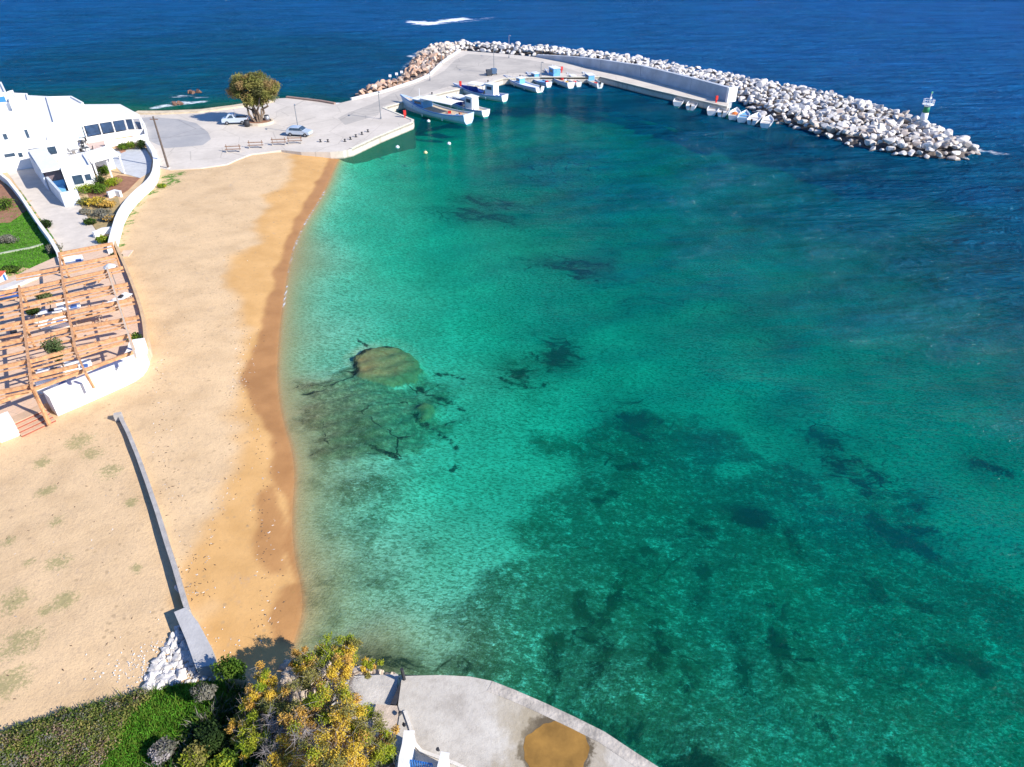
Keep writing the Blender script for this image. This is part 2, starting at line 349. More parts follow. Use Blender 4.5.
def ground_material():
    g = N('ground')
    n1 = g.noise(.35, detail=6); n2 = g.noise(2.5, detail=6, rough=.7); n3 = g.noise(14, detail=3)
    dry = g.ramp(n1, [(.3, (.54, .37, .205)), (.5, (.63, .44, .25)), (.75, (.70, .49, .28))])
    dry = g.mix(g.map(n2, .50, .72, 0, .45), dry, (.38, .27, .18))
    dry = g.mix(g.map(n3, .56, .68, 0, .45), dry, (.28, .20, .14))
    gold = g.ramp(n1, [(.3, (.50, .28, .10)), (.7, (.63, .37, .145))])
    gold = g.mix(g.map(n2, .5, .72, 0, .4), gold, (.42, .26, .12))
    gold = g.mix(g.map(n3, .58, .68, 0, .35), gold, (.34, .22, .12))
    c = g.mix(g.attr('golden'), dry, gold)
    wetc = g.ramp(n1, [(.35, (.31, .145, .05)), (.7, (.40, .195, .07))])
    c = g.mix(g.math('MULTIPLY', g.attr('wet'), .9), c, wetc)
    # trodden pocks
    pk = g.voro(1.5, 'F1', g.vec((1, 1, .01), .3), 'Distance')
    c = g.mix(g.math('MULTIPLY', g.math('MULTIPLY', g.map(pk, .10, .24, .6, 0), g.map(g.noise(.25, detail=4), .45, .6)), g.math('SUBTRACT', 1.0, g.attr('wet'))), c, (.33, .23, .13))
    # weed-litter and footprints: grey stained patches on the dry beach
    lit = g.math('MULTIPLY', g.map(g.noise(.55, g.vec((1, .5, 1)), 5, .75), .60, .72), g.map(n2, .42, .6))
    c = g.mix(g.math('MULTIPLY', g.math('MULTIPLY', lit, g.math('SUBTRACT', 1.0, g.attr('wet'))), .40), c, (.34, .28, .25))
    sp = g.map(g.math('ADD', g.math('MULTIPLY', g.attr('spots'), .42), g.math('ADD', g.math('MULTIPLY', g.noise(5, detail=6, rough=.85), .8), g.math('MULTIPLY', g.noise(1.3, detail=5, rough=.7), .35))), .86, 1.0)
    c = g.mix(g.math('MULTIPLY', sp, .65), c, (.22, .22, .08))
    gr = g.ramp(n2, [(.3, (.06, .09, .02)), (.5, (.08, .19, .02)), (.62, (.13, .25, .035)), (.8, (.26, .26, .09))])
    c = g.mix(g.map(g.math('ADD', g.attr('grass'), g.math('MULTIPLY', g.math('SUBTRACT', g.noise(1.6, detail=8, rough=.8), .5), 2.6)), .35, .75), c, gr)
    br = g.ramp(n2, [(.3, (.05, .055, .02)), (.6, (.11, .10, .045)), (.8, (.16, .12, .07))])
    c = g.mix(g.math('MULTIPLY', g.attr('brown'), g.math('SUBTRACT', 1.0, g.attr('grass'))), c, br)
    # under water
    sea = g.attr('sea')
    sand = g.ramp(g.noise(.22, detail=5), [(.3, (.42, .41, .27)), (.7, (.62, .58, .40))])
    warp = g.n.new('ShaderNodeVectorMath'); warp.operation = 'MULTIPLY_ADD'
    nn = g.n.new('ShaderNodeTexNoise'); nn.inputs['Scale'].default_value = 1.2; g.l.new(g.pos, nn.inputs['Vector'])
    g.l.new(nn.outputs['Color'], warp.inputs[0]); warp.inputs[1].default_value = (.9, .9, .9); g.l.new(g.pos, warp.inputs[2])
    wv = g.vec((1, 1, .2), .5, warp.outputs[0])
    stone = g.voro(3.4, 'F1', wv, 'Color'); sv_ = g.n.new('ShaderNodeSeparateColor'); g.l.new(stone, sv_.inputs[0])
    st = g.ramp(g.math('ADD', g.math('MULTIPLY', sv_.outputs[0], .35), g.math('MULTIPLY_ADD', g.noise(2.6, g.vec((1, 1.5, .2), .7), 6, .72, .9), 1.9, -.62)), [(.1, (.02, .03, .012)), (.42, (.15, .15, .08)), (.66, (.46, .45, .31)), (.98, (1, 1, .85))])  # stone tones, with caustic light flecks put into their colour
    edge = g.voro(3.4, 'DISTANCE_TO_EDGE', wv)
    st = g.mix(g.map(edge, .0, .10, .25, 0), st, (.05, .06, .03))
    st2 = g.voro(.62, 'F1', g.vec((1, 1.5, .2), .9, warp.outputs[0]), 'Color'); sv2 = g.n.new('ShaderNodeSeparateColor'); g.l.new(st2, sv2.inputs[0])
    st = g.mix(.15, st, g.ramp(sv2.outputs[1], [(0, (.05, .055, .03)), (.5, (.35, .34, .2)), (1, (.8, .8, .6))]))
    sn = g.map(g.math('ADD', g.attr('stony_caustics'), g.math('MULTIPLY', g.math('SUBTRACT', g.noise(.3, detail=5), .5), 1.6)), .35, .85)
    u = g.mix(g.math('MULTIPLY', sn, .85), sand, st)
    sparkle = g.noise(3.2, g.vec((1, 2.2, .2), .65), 3, .6, .6)  # water sparkle painted on the bed as dark and bright flecks
    u = g.mix(g.map(sparkle, .38, .58, .75, 0), u, (.10, .12, .05))
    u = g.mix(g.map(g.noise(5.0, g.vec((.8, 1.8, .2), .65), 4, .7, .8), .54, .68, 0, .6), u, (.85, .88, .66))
    u = g.mix(g.map(g.zz, -.9, -.02, 0, .9), u, (.34, .25, .115))
    rf = g.map(g.math('ADD', g.attr('reef'), g.math('MULTIPLY', g.math('SUBTRACT', g.noise(.9, detail=9, rough=.8), .5), 1.5)), .22, .75)
    rc = g.ramp(g.noise(2.4, detail=7, rough=.8), [(.35, (.03, .03, .012)), (.5, (.15, .13, .06)), (.68, (.42, .36, .2))])
    u = g.mix(g.math('MULTIPLY', rf, .85), u, rc)
    cr = g.voro(.16, 'DISTANCE_TO_EDGE', g.vec((1, 1.4, .2), .3, warp.outputs[0]))
    u = g.mix(g.math('MULTIPLY', g.math('MULTIPLY', g.map(cr, .0, .022, 1, 0), g.map(g.noise(.5, detail=4), .45, .55)), g.map(g.math('MAXIMUM', g.attr('reef'), g.attr('weed')), .25, .5)), u, (.012, .015, .01))
    u = g.mix(g.math('MULTIPLY', g.map(g.math('ADD', g.attr('slab'), g.math('MULTIPLY', g.math('SUBTRACT', g.noise(1.2, detail=8, rough=.75), .5), 1.6)), .3, .8), .7), u, g.ramp(g.noise(3, detail=6), [(.3, (.36, .13, .045)), (.7, (.60, .25, .10))]))
    u = g.mix(g.map(g.math('MULTIPLY', g.attr('crack'), g.math('MULTIPLY_ADD', g.noise(.9, detail=9, rough=.85), 4.6, -1.55)), .32, .75, 0, .93), u, (.008, .012, .008))
    mt = g.math('MULTIPLY_ADD', g.noise(.8, g.vec((1, 1.3, .2), -.4), 10, .82, .5), 3.2, -1.2)
    mt = g.math('MULTIPLY', g.map(mt, .30, .75, 1, 0), g.math('MINIMUM', 1.0, g.math('ADD', g.math('MULTIPLY', sn, .85), g.math('MULTIPLY', g.attr('weed'), .6))))
    u = g.mix(g.math('MULTIPLY', mt, .70), u, (.05, .06, .022))
    u = g.mix(g.math('MULTIPLY', g.map(g.math('ADD', g.attr('weed'), g.math('MULTIPLY', g.math('SUBTRACT', g.noise(.16, detail=9, rough=.78), .5), 2.2)), .15, 1.0), .55), u, (.05, .055, .025))
    wd = g.map(g.math('ADD', g.math('MULTIPLY', g.attr('weed'), .62), g.math('MULTIPLY_ADD', g.noise(.33, g.vec((1, 1.5, .3), -.5), 9, .78, .6), 2.0, -.5)), .86, 1.08)
    u = g.mix(g.math('MULTIPLY', wd, .92), u, (.012, .022, .012))
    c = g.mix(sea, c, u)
    foot = g.noise(4.5, detail=4, rough=.7)
    rip = g.n.new('ShaderNodeTexWave'); rip.inputs['Scale'].default_value = 1.5; rip.inputs['Distortion'].default_value = 12; rip.inputs['Detail'].default_value = 3; rip.inputs['Detail Scale'].default_value = 1.4
    g.l.new(g.vec((1, 1, 1), .45), rip.inputs[0])
    hgt = g.mix(sea, foot, g.math('ADD', g.math('ADD', g.math('MULTIPLY', rip.outputs['Fac'], .07), g.math('MULTIPLY', g.noise(4.5, g.vec((.6, 1.8, 1), .75), 3, .6, .5), .45)), g.math('MULTIPLY', g.noise(2.6, detail=5), g.math('MULTIPLY', sn, .9))))
    bs = g.n.new('ShaderNodeBump'); bs.inputs['Distance'].default_value = .16; g.l.new(hgt, bs.inputs['Height'])
    g.put(bs.inputs['Strength'], g.math('SUBTRACT', g.math('ADD', .34, g.math('MULTIPLY', sea, .28)), g.math('MULTIPLY', g.math('MAXIMUM', g.attr('golden'), g.attr('wet')), g.math('SUBTRACT', .20, g.math('MULTIPLY', sea, .20)))))
    rough = g.math('SUBTRACT', .95, g.math('MULTIPLY', g.math('MULTIPLY', g.attr('wet'), g.math('SUBTRACT', 1.0, sea)), .45))
    return g.pbr(c, rough, bs.outputs[0], .25)
sea_a = sstep(-.15, .35, -SD)
ground = grid_mesh('ground', HZ, dict(golden=golden, wet=wet, grass=grass, brown=brown, spots=spots, weed=weed, reef=reef, stony_caustics=stony_caustics, sea=sea_a, slab=slab, crack=crack), ground_material())
tag(ground, kind='structure')

# foam on the sea
foam = np.zeros_like(GX)
def foam_line(pts, wd, s, z=0.0):
    global foam
    d = seg_dist(GX, GY, P(pts, z), closed=False) + wd * .5 * vnoise(GX, GY, 1.7, 81)
    foam = np.maximum(foam, s * np.exp(-(np.maximum(d, 0) / wd) ** 2))
foam_line([(325, 190), (316, 206), (303, 226), (293, 250), (288, 272)], .35, .55)
foam_line([(287, 286), (285, 297), (283, 308)], .18, .7); foam_line([(281, 320), (279, 350), (278, 375), (280, 400), (285, 425)], .10, .32)
foam_line([(293, 460), (294, 500), (293, 535), (296, 560), (302, 588)], .12, .35)
foam_line([(155, 108), (175, 103), (200, 102)], 2.0, .75); foam_line([(180, 96), (200, 97)], 2.2, .6)
foam_line([(297, 98), (320, 102), (345, 105)], 1.5, .9)
foam_line([(414, 22), (430, 24), (445, 21), (462, 19)], 3.6, .95); foam_line([(428, 23), (470, 21), (490, 18)], 4, .5)
foam_line([(418, 56), (430, 50), (445, 48), (456, 47)], 2.6, .95); foam_line([(400, 70), (412, 60)], 1.6, .5)
foam_line([(975, 150), (990, 152), (1002, 154)], 1.3, .75); foam_line([(960, 138), (980, 148)], 1.0, .5)
for px, py in ((700, 70), (760, 83), (840, 101), (880, 110), (930, 124), (560, 50), (640, 58)): foam_line([(px, py), (px + 14, py + 3)], 1.1, .35)

def sea_material():
    g = N('sea'); d = g.attr('depth')
    ex = lambda k: g.math('EXPONENT', g.math('MULTIPLY', d, -k))
    T = g.n.new('ShaderNodeCombineColor')
    for i, k in enumerate((.85, .058, .092)): g.l.new(ex(k), T.inputs[i])
    body = g.ramp(g.math('DIVIDE', d, 16.0), [(0, (.02, .30, .20)), (.12, (.0, .28, .20)), (.25, (.0, .145, .185)), (.42, (.0, .135, .27)), (.7, (.006, .145, .39)), (1, (.009, .142, .44))])
    big = g.noise(.09, g.vec((.45, 2.2, 1), -.08), 6, .72)
    body = g.mix(g.map(big, .35, .65, .45, 0), body, (.0, .04, .15))  # light and dark wave streaks put into the body colour
    mf = g.math('SUBTRACT', 1.0, g.math('EXPONENT', g.math('MULTIPLY', g.math('MULTIPLY', d, d), -.022)))
    # waves
    w1 = g.noise(.62, g.vec((.5, 1.5, 1), -.12), 5, .66, .4)
    w2 = g.noise(2.6, g.vec((.8, 1.5, 1), .5), 4, .6, .8)
    w0 = g.noise(.12, g.vec((.4, 1.4, 1), -.12), 3, .5)
    deepf = g.map(d, 3.0, 9.0)
    h = g.math('ADD', g.math('MULTIPLY', w1, g.math('ADD', .18, g.math('MULTIPLY', deepf, 1.9))), g.math('MULTIPLY', w2, .16))
    w3 = g.noise(.24, g.vec((.4, 1.6, 1), -.08), 5, .68, .3)
    h = g.math('ADD', h, g.math('MULTIPLY', w3, g.math('MULTIPLY', deepf, 13.0)))
    h = g.math('ADD', h, g.math('MULTIPLY', w0, g.math('MULTIPLY', deepf, 1.5)))
    nrm = g.bump(h, .85, .8)
    df = g.n.new('ShaderNodeBsdfDiffuse'); g.l.new(body, df.inputs[0]); g.l.new(nrm, df.inputs['Normal'])
    tr = g.n.new('ShaderNodeBsdfTransparent'); g.l.new(T.outputs[0], tr.inputs[0])
    m1 = g.n.new('ShaderNodeMixShader'); g.l.new(mf, m1.inputs[0]); g.l.new(tr.outputs[0], m1.inputs[1]); g.l.new(df.outputs[0], m1.inputs[2])
    gl = g.n.new('ShaderNodeBsdfGlossy'); gl.inputs['Roughness'].default_value = .09; g.l.new(nrm, gl.inputs['Normal'])
    gl.inputs[0].default_value = (1, 1, 1, 1)
    fr = g.n.new('ShaderNodeFresnel'); fr.inputs[0].default_value = 1.33; g.l.new(nrm, fr.inputs['Normal'])
    m2 = g.n.new('ShaderNodeMixShader'); g.l.new(g.math('MULTIPLY', fr.outputs[0], .20), m2.inputs[0]); g.l.new(m1.outputs[0], m2.inputs[1]); g.l.new(gl.outputs[0], m2.inputs[2])
    fo = g.n.new('ShaderNodeBsdfDiffuse'); fo.inputs[0].default_value = (.8, .85, .88, 1)
    ff = g.map(g.math('ADD', g.attr('foam'), g.math('MULTIPLY', g.math('SUBTRACT', g.noise(1.3, g.vec((.6, 1.2, 1)), 7, .75), .5), 1.3)), .42, .95)
    m3 = g.n.new('ShaderNodeMixShader'); g.l.new(g.math('MULTIPLY', ff, g.math('MINIMUM', 1.0, g.math('MULTIPLY', g.attr('foam'), 3.0))), m3.inputs[0]); g.l.new(m2.outputs[0], m3.inputs[1]); g.l.new(fo.outputs[0], m3.inputs[2])
    g.l.new(m3.outputs[0], g.out.inputs[0]); return g.m
sea = grid_mesh('sea', np.zeros_like(GX), dict(depth=np.maximum(-HZ, 0), foam=foam), sea_material(), keep=(SD < 1.0))
tag(sea, kind='structure')

# ------------------------------------------------------------------ materials
WHITE = mat('white_plaster', (.80, .79, .77), .8, .04, 1.2, .15, 6)
WROOF = mat('roof_plaster', (.74, .72, .69), .85, .07, .9, .1, 4)
WPAINT = mat('white_paint', (.80, .80, .80), .45, .03, 2)
CONC = mat('concrete', (.50, .47, .43), .9, .16, .45, .25, 8, detail=8)
CONCL = mat('pale_concrete', (.62, .57, .50), .9, .12, .8, .2, 10, detail=8)
ASPH = mat('asphalt', (.27, .275, .285), .9, .10, .5, .15, 30, detail=8)
GREYC = mat('grey_concrete', (.40, .37, .34), .9, .18, 1.5, .3, 10, detail=8)
WOOD = mat('orange_wood', (.54, .285, .14), .7, .30, 4, .1, 20)
WOODP = mat('pale_wood', (.60, .46, .33), .7, .15, 4)
TERR = mat('terracotta', (.42, .20, .12), .8, .15, 3)
TILE = mat('terrace_tile', (.56, .43, .33), .75, .10, 1.5, detail=6)
DARK = mat('dark_opening', (.02, .022, .028), .4, .1, 3)
GLASS = mat('window_glass', (.04, .07, .11), .12, .2, 2, spec=.6)
BLUEP = mat('blue_paint', (.04, .19, .52), .5, .1, 2)
BLUEW = mat('light_blue_wall', (.16, .42, .70), .7, .08, 2)
METAL = mat('grey_metal', (.32, .33, .35), .45, .1, 3, metal=.6)
RUST = mat('rusty_metal', (.22, .12, .07), .8, .3, 3)
RED = mat('red_paint', (.62, .03, .03), .45, .1, 3)
BLACK = mat('black_rubber', (.02, .02, .02), .8, .1, 3)
GREEN = mat('green_paint', (.02, .22, .09), .5, .1, 3)
SOIL = mat('soil', (.30, .15, .09), .95, .2, 2, .3, 12)
BARK = mat('bark', (.20, .15, .11), .95, .3, 5, .4, 12)
def leafmat(name, a, b, scale=1.2):
    m = mat(name, a, .75, 0.0, scale, col2=b, spec=.15, detail=3)
    n = m.node_tree.nodes; l = m.node_tree.links; p = n['Principled BSDF']
    ts = n.new('ShaderNodeBsdfTranslucent'); mx = n.new('ShaderNodeMixShader'); mx.inputs[0].default_value = .28
    l.new(p.inputs['Base Color'].links[0].from_socket, ts.inputs[0]); l.new(p.outputs[0], mx.inputs[1]); l.new(ts.outputs[0], mx.inputs[2])
    l.new(mx.outputs[0], n['Material Output'].inputs[0]); return m
L_OLIVE = leafmat('leaf_olive', (.15, .17, .04), (.34, .29, .09), .8)
L_YEL = leafmat('leaf_yellow', (.60, .44, .04), (.82, .56, .09))
L_ORG = leafmat('leaf_orange', (.56, .33, .06), (.72, .46, .12))
L_GRN = leafmat('leaf_green', (.06, .13, .012), (.16, .25, .03))
L_LIME = leafmat('leaf_lime', (.22, .32, .02), (.42, .42, .04))
L_GREY = leafmat('leaf_grey', (.16, .16, .12), (.27, .25, .20))
L_DARK = leafmat('leaf_dark', (.015, .035, .01), (.05, .09, .02))
L_REED = leafmat('leaf_reed', (.08, .13, .022), (.24, .27, .075), 3)
L_TWIG = mat('twig', (.28, .25, .24), .9, .2, 4)
ZQ = 1.2

# ------------------------------------------------------------------ quay platform
def pz(pts, z=ZQ): return [tuple(w(x, y, z)[:2]) for x, y in pts]
front = [(457, 90), (431, 96), (405, 102), (385, 108), (414, 120), (413, 122.5), (380, 136), (352, 149), (343, 151), (330, 152), (301, 152), (281, 150), (251, 154), (236, 160), (227, 164), (201, 168), (170, 170), (157, 168)]
quay_px = [(461, 50.5), (500, 53.5), (536, 57), (573, 63.5), (600, 70), (640, 78), (690, 91), (729, 102), (727, 107), (709, 103), (650, 89.5), (600, 77), (588, 77.5), (540, 77.5), (503, 79), (490, 83)] + front + \
          [(150, 150), (140, 140), (120, 130), (120, 117), (150, 111), (200, 110), (235, 105), (277, 98.5), (286, 98), (320, 102), (334, 104.5), (352, 100), (382, 93), (416, 82), (430, 76), (443, 63)]
QP = pz(quay_px)
def concrete_slab_material(name, a, b, dirt, crack=.14):
    g = N(name)
    n1 = g.noise(.18, detail=7, rough=.65); n2 = g.noise(1.6, detail=7, rough=.75)
    c = g.mix(g.map(n1, .36, .64), a, b)
    c = g.mix(g.map(n2, .48, .72, 0, .5), c, dirt)
    e = g.voro(crack, 'DISTANCE_TO_EDGE', g.vec((1, 1, .01), .4))
    c = g.mix(g.map(e, .0, .012, .4, 0), c, tuple(v * .55 for v in dirt))
    c = g.mix(g.map(g.math('ADD', g.zz, g.math('MULTIPLY', n2, .3)), .05, .45, .92, 0), c, (.055, .065, .03))
    return g.pbr(c, .92, g.bump(n2, .2, .1), .25)
M_QUAY = concrete_slab_material('quay_concrete', (.55, .49, .42), (.64, .57, .49), (.46, .40, .33))
mb = MB(); mb.prism(QP, -5, ZQ); quay = mb.build('quay', M_QUAY); tag(quay, kind='structure')
# asphalt lanes, each a thin sheet
def sheet(name, px, z, m, th=.004, kind='structure', parent=None):
    b = MB(); b.prism(pz(px, z), z - th + .0005, z); o = b.build(name, m, parent)
    if kind and not parent: tag(o, kind=kind)
    return o
M_ROAD = concrete_slab_material('old_asphalt', (.35, .34, .335), (.42, .40, .385), (.30, .29, .285), .1)
sheet('road', [(122, 120), (150, 117), (178, 119), (196, 123), (208, 132), (211, 139), (203, 145), (182, 147), (165, 148), (150, 141), (138, 132)], ZQ + .005, M_ROAD, .006)
sheet('road', [(345, 125), (378, 115), (383, 106), (430, 92), (450, 86), (485, 78), (510, 73), (560, 73), (585, 74), (560, 66), (530, 60), (500, 56.5), (468, 54), (455, 60), (444, 71), (425, 81), (390, 94), (372, 104), (350, 112), (338, 118)],
      ZQ + .005, concrete_slab_material('worn_quay_top', (.42, .38, .335), (.51, .46, .40), (.36, .325, .285), .12), .006)
# pale kerb on the quay edge
def strip(pts, wd, z0, z1, side=1):
    P_ = [Vector((p[0], p[1])) for p in pts]; n = len(P_); out = []
    for i in range(n):
        a = P_[max(i - 1, 0)]; b = P_[min(i + 1, n - 1)]
        if 0 < i < n - 1:
            d1 = (P_[i] - a).normalized(); d2 = (b - P_[i]).normalized(); d = (d1 + d2)
            d = d.normalized() if d.length > .1 else d1; k = 1 / max(.45, d.dot(d1))
        else: d = (b - a).normalized(); k = 1
        out.append(P_[i] + Vector((-d.y, d.x)) * wd * side * k)
    vs = [(p.x, p.y, z) for z in (z0, z1) for p in P_] + [(p.x, p.y, z) for z in (z0, z1) for p in out]
    fs = []
    for i in range(n - 1):
        a0, b0, a1, b1 = i, i + 1, n + i, n + i + 1; c0, d0, c1, d1 = 2 * n + i, 2 * n + i + 1, 3 * n + i, 3 * n + i + 1
        fs += [(a0, b0, b1, a1), (d0, c0, c1, d1), (a1, b1, d1, c1), (b0, a0, c0, d0)]
    fs += [(0, n, 3 * n, 2 * n), (n - 1, 3 * n - 1, 4 * n - 1, 2 * n - 1)]
    return vs, fs
M_KERB = mat('kerb_paint', (.66, .61, .50), .85, .15, 1.0, detail=7)
b = MB(); e1 = pz([(727, 107), (709, 103), (650, 89.5), (600, 77), (588, 77.5), (540, 77.5), (503, 79), (490, 83), (457, 90), (431, 96), (405, 102), (385, 108), (414, 120), (413, 122.5), (380, 136), (352, 149)])
b.add(*strip(e1, .45, ZQ - .3, ZQ + .10, -1))
tag(b.build('kerb', M_KERB), kind='structure')
b = MB(); e2 = pz([(461, 50.5), (443, 63), (430, 76), (416, 82), (382, 93), (352, 100)])
b.add(*strip(e2, .5, ZQ - .3, ZQ + .35, -1))
tag(b.build('rear_kerb', WROOF), 'low whitish kerb wall between the quay and the reddish rocks', 'kerb wall')
b = MB(); b.add(*strip(pz([(286, 98), (320, 102), (334, 104.5)]), .5, -1, ZQ + .3, 1))
tag(b.build('sea_kerb', mat('reddish_stone', (.36, .24, .19), .9, .2, 2)), 'low reddish stone kerb along the sea behind the plaza tree', 'kerb')
b = MB(); b.add(*strip(pz([(138, 112), (165, 112), (200, 110.5), (235, 106), (270, 100.5)]), 1.8, ZQ - .2, ZQ + .25, -1))
tag(b.build('shore_verge', mat('sandy_stone', (.60, .49, .34), .9, .2, 1, .4, 5)), 'sandy stone verge along the sea edge of the plaza', 'verge')

# breakwater wall
wt = [(536, 57), (573, 63.5), (600, 70), (640, 78), (690, 91), (729, 102)]
hts = [.5, 1.5, 2.2, 2.5, 2.5, 2.5]
base = pz(wt)
root = empty('breakwater_wall', (*base[-1], ZQ), 0, 'long pale concrete wall, shaded on its harbour side, in front of the boulder mound', 'wall')
def rel(o, parent):                     # child built in world coordinates under a located empty
    o.parent = parent; o.matrix_parent_inverse = Matrix.Translation(-Vector(parent.location)) if parent.rotation_euler.z == 0 else (Matrix.Translation(parent.location) @ Matrix.Rotation(parent.rotation_euler.z, 4, 'Z')).inverted()
    return o
M_BW = mat('breakwater_concrete', (.44, .47, .52), .85, .16, .35, .1, 5, detail=8)
for i in range(len(base) - 1):
    a, c = Vector(base[i]), Vector(base[i + 1]); d = (c - a).normalized(); n = Vector((-d.y, d.x)) * 0.9
    m = MB(); g = d * .03
    pa, pb = a + g, c - g
    m.prism([pa, pb, pb + n, pa + n], -2, [ZQ + hts[i], ZQ + hts[i + 1], ZQ + hts[i + 1], ZQ + hts[i]])
    rel(m.build('wall_panel', M_BW), root)
m = MB(); e = Vector(base[-1]); m.box((e.x + .35, e.y + .3, ZQ + 1.3), (.5, 2.4, 2.7), ang(Vector(base[-2]), e) + 0)
rel(m.build('end_pillar', WHITE), root)

# ------------------------------------------------------------------ boulders
def rock_mesh(name, m, seed, rough=.28, flat=.75, sub=3):
    bm = bmesh.new(); bmesh.ops.create_icosphere(bm, subdivisions=sub, radius=.56)
    rnd = random.Random(seed); off = Vector((rnd.random() * 50, rnd.random() * 50, 0))
    planes = [(Vector((rnd.gauss(0, 1), rnd.gauss(0, 1), rnd.gauss(0, 1))).normalized(), rnd.uniform(.20, .40)) for _ in range(11)]
    for v in bm.verts:
        v.co *= 1 + rough * .5 * mnoise.noise(v.co * 3 + off)
        for n, d in planes:
            k = v.co.dot(n) - d
            if k > 0: v.co -= n * k
        v.co.z *= flat
    me = bpy.data.meshes.new(name); bm.to_mesh(me); bm.free(); me.materials.append(m); return me
def rockmat(name, a, b, c):
    g = N(name); oi = g.n.new('ShaderNodeObjectInfo')
    n = g.noise(2.5, detail=6, rough=.7)
    col = g.mix(g.map(n, .35, .65), a, b); col = g.mix(g.map(g.noise(.7, detail=2), .55, .68, 0, .7), col, tuple(v * .62 for v in c));  col = g.mix(g.map(oi.outputs['Random'], .6, .95, 0, .75), col, c)
    sp = g.n.new('ShaderNodeSeparateXYZ'); g.l.new(g.pos, sp.inputs[0])
    col = g.mix(g.map(sp.outputs[2], .0, .38, .8, 0), col, (.16, .10, .055))
    return g.pbr(col, .9, g.bump(n, .4, .15), .25)
M_ROCK = rockmat('pale_rock', (.52, .49, .46), (.76, .71, .66), (.46, .36, .29))
M_RROCK = rockmat('reddish_rock', (.40, .23, .15), (.58, .40, .29), (.60, .54, .47))
pale = [rock_mesh('pale_rock_mesh', M_ROCK, i) for i in range(8)]
pale2 = [rock_mesh('pale_rock_small', M_ROCK, i, sub=2) for i in range(8)]
redr = [rock_mesh('red_rock_mesh', M_RROCK, 30 + i) for i in range(6)]
# the mound: inner and outer edge of its crest and toe
inner = [(446, 62), (470, 51.5), (536, 57.5), (600, 66.5), (660, 80), (735, 98), (760, 118), (800, 131), (850, 147), (900, 157), (940, 161), (970, 160), (985, 154)]
outer = [(438, 50), (462, 46.5), (540, 50.5), (600, 57), (660, 66), (720, 77), (780, 88.5), (830, 98), (880, 111), (920, 124), (950, 138), (975, 150), (985, 154)]
IN = [w(x, y) for x, y in inner]; OUT = [w(x, y) for x, y in outer]
MOUND = [tuple(p[:2]) for p in IN + OUT[::-1]]
wallS = pz(wt)
def rand_in(poly, n, rnd):
    xs = [p[0] for p in poly]; ys = [p[1] for p in poly]; N_ = n * 6
    X = rnd.uniform(min(xs), max(xs), N_); Y = rnd.uniform(min(ys), max(ys), N_)
    return X, Y, sdf(X, Y, poly)
rs = np.random.RandomState(5)
X, Y, D = rand_in(MOUND, 9000, rs)
dq = sdf(X, Y, QP)
ok = (D > .25) & (dq < -1.0); X, Y, D = X[ok], Y[ok], D[ok]
pts = []; cell = {}
def far_enough(x, y, r):
    cx, cy = int(x // 2), int(y // 2)
    for i in (-1, 0, 1):
        for j in (-1, 0, 1):
            for (a, b_) in cell.get((cx + i, cy + j), ()):
                if (a - x) ** 2 + (b_ - y) ** 2 < r * r: return False
    cell.setdefault((cx, cy), []).append((x, y)); return True
for x, y, d in zip(X, Y, D):
    if far_enough(x, y, .98): pts.append((x, y, d))
def crest(x, y, d):
    far = y > 150
    top = 1.45 if x > 40 else 1.4
    return min(top, -.25 + d * (.75 if x > 40 else .9))
pts.sort(key=lambda p: p[1] - .25 * p[0])
HEAD = w(924, 118, 2.5)
print('boulders', len(pts))
core = MB()
def core_fill(poly, top, m_, name, label, cat):
    pass
stuffv = MB()
def place_rock(me, x, y, z, s, label, group, name):
    o = bpy.data.objects.new(name, me); COL.objects.link(o); o.location = (x, y, z)
    o.rotation_euler = (random.uniform(-.5, .5), random.uniform(-.5, .5), random.uniform(0, 6.28))
    o.scale = (s * random.uniform(.85, 1.35), s * random.uniform(.8, 1.15), s * random.uniform(.8, 1.15))
    tag(o, label, 'boulder' if name == 'boulder' else 'rock', group); return o
def bake_rock(mbx, me, x, y, z, s):
    M = Matrix.Translation((x, y, z)) @ Matrix.Rotation(random.uniform(0, 6.28), 4, 'Z') @ Matrix.Rotation(random.uniform(-.5, .5), 4, 'X') @ Matrix.Diagonal((s * random.uniform(.85, 1.35), s * random.uniform(.8, 1.15), s, 1))
    mbx.add([M @ v.co for v in me.vertices], [tuple(p.vertices) for p in me.polygons])
Hx, Hy = w(924, 118, 0).x, w(924, 118, 0).y
nb = 0
for k, (x, y, d) in enumerate(pts):
    z = crest(x, y, d) + random.uniform(-.25, .25); s = random.uniform(.75, 1.5) if random.random() < .8 else random.uniform(1.5, 2.1)
    me = pale[random.randrange(8)]
    if nb < 290 and x > 42:
        nb += 1
        if d < 1.5: lab = 'brown-stained boulder at the waterline of the breakwater mound'
        elif (x - Hx) ** 2 + (y - Hy) ** 2 < 8 ** 2: lab = 'pale grey boulder around the foot of the harbour beacon tower'
        elif x > Hx - 2: lab = 'pale grey boulder on the outermost tip of the breakwater mound'
        else: lab = 'pale grey boulder on the broad mound between wall end and beacon tower'
        place_rock(me, x, y, z, s, lab, 'boulders of the breakwater: ' + lab[:40], 'boulder')
    else: bake_rock(stuffv, pale2[random.randrange(8)], x, y, z, s)
so_ = stuffv.build('armour_rocks', M_ROCK); tag(so_, 'mass of pale grey boulders heaped behind the long concrete breakwater wall', 'rocks', None, 'stuff')
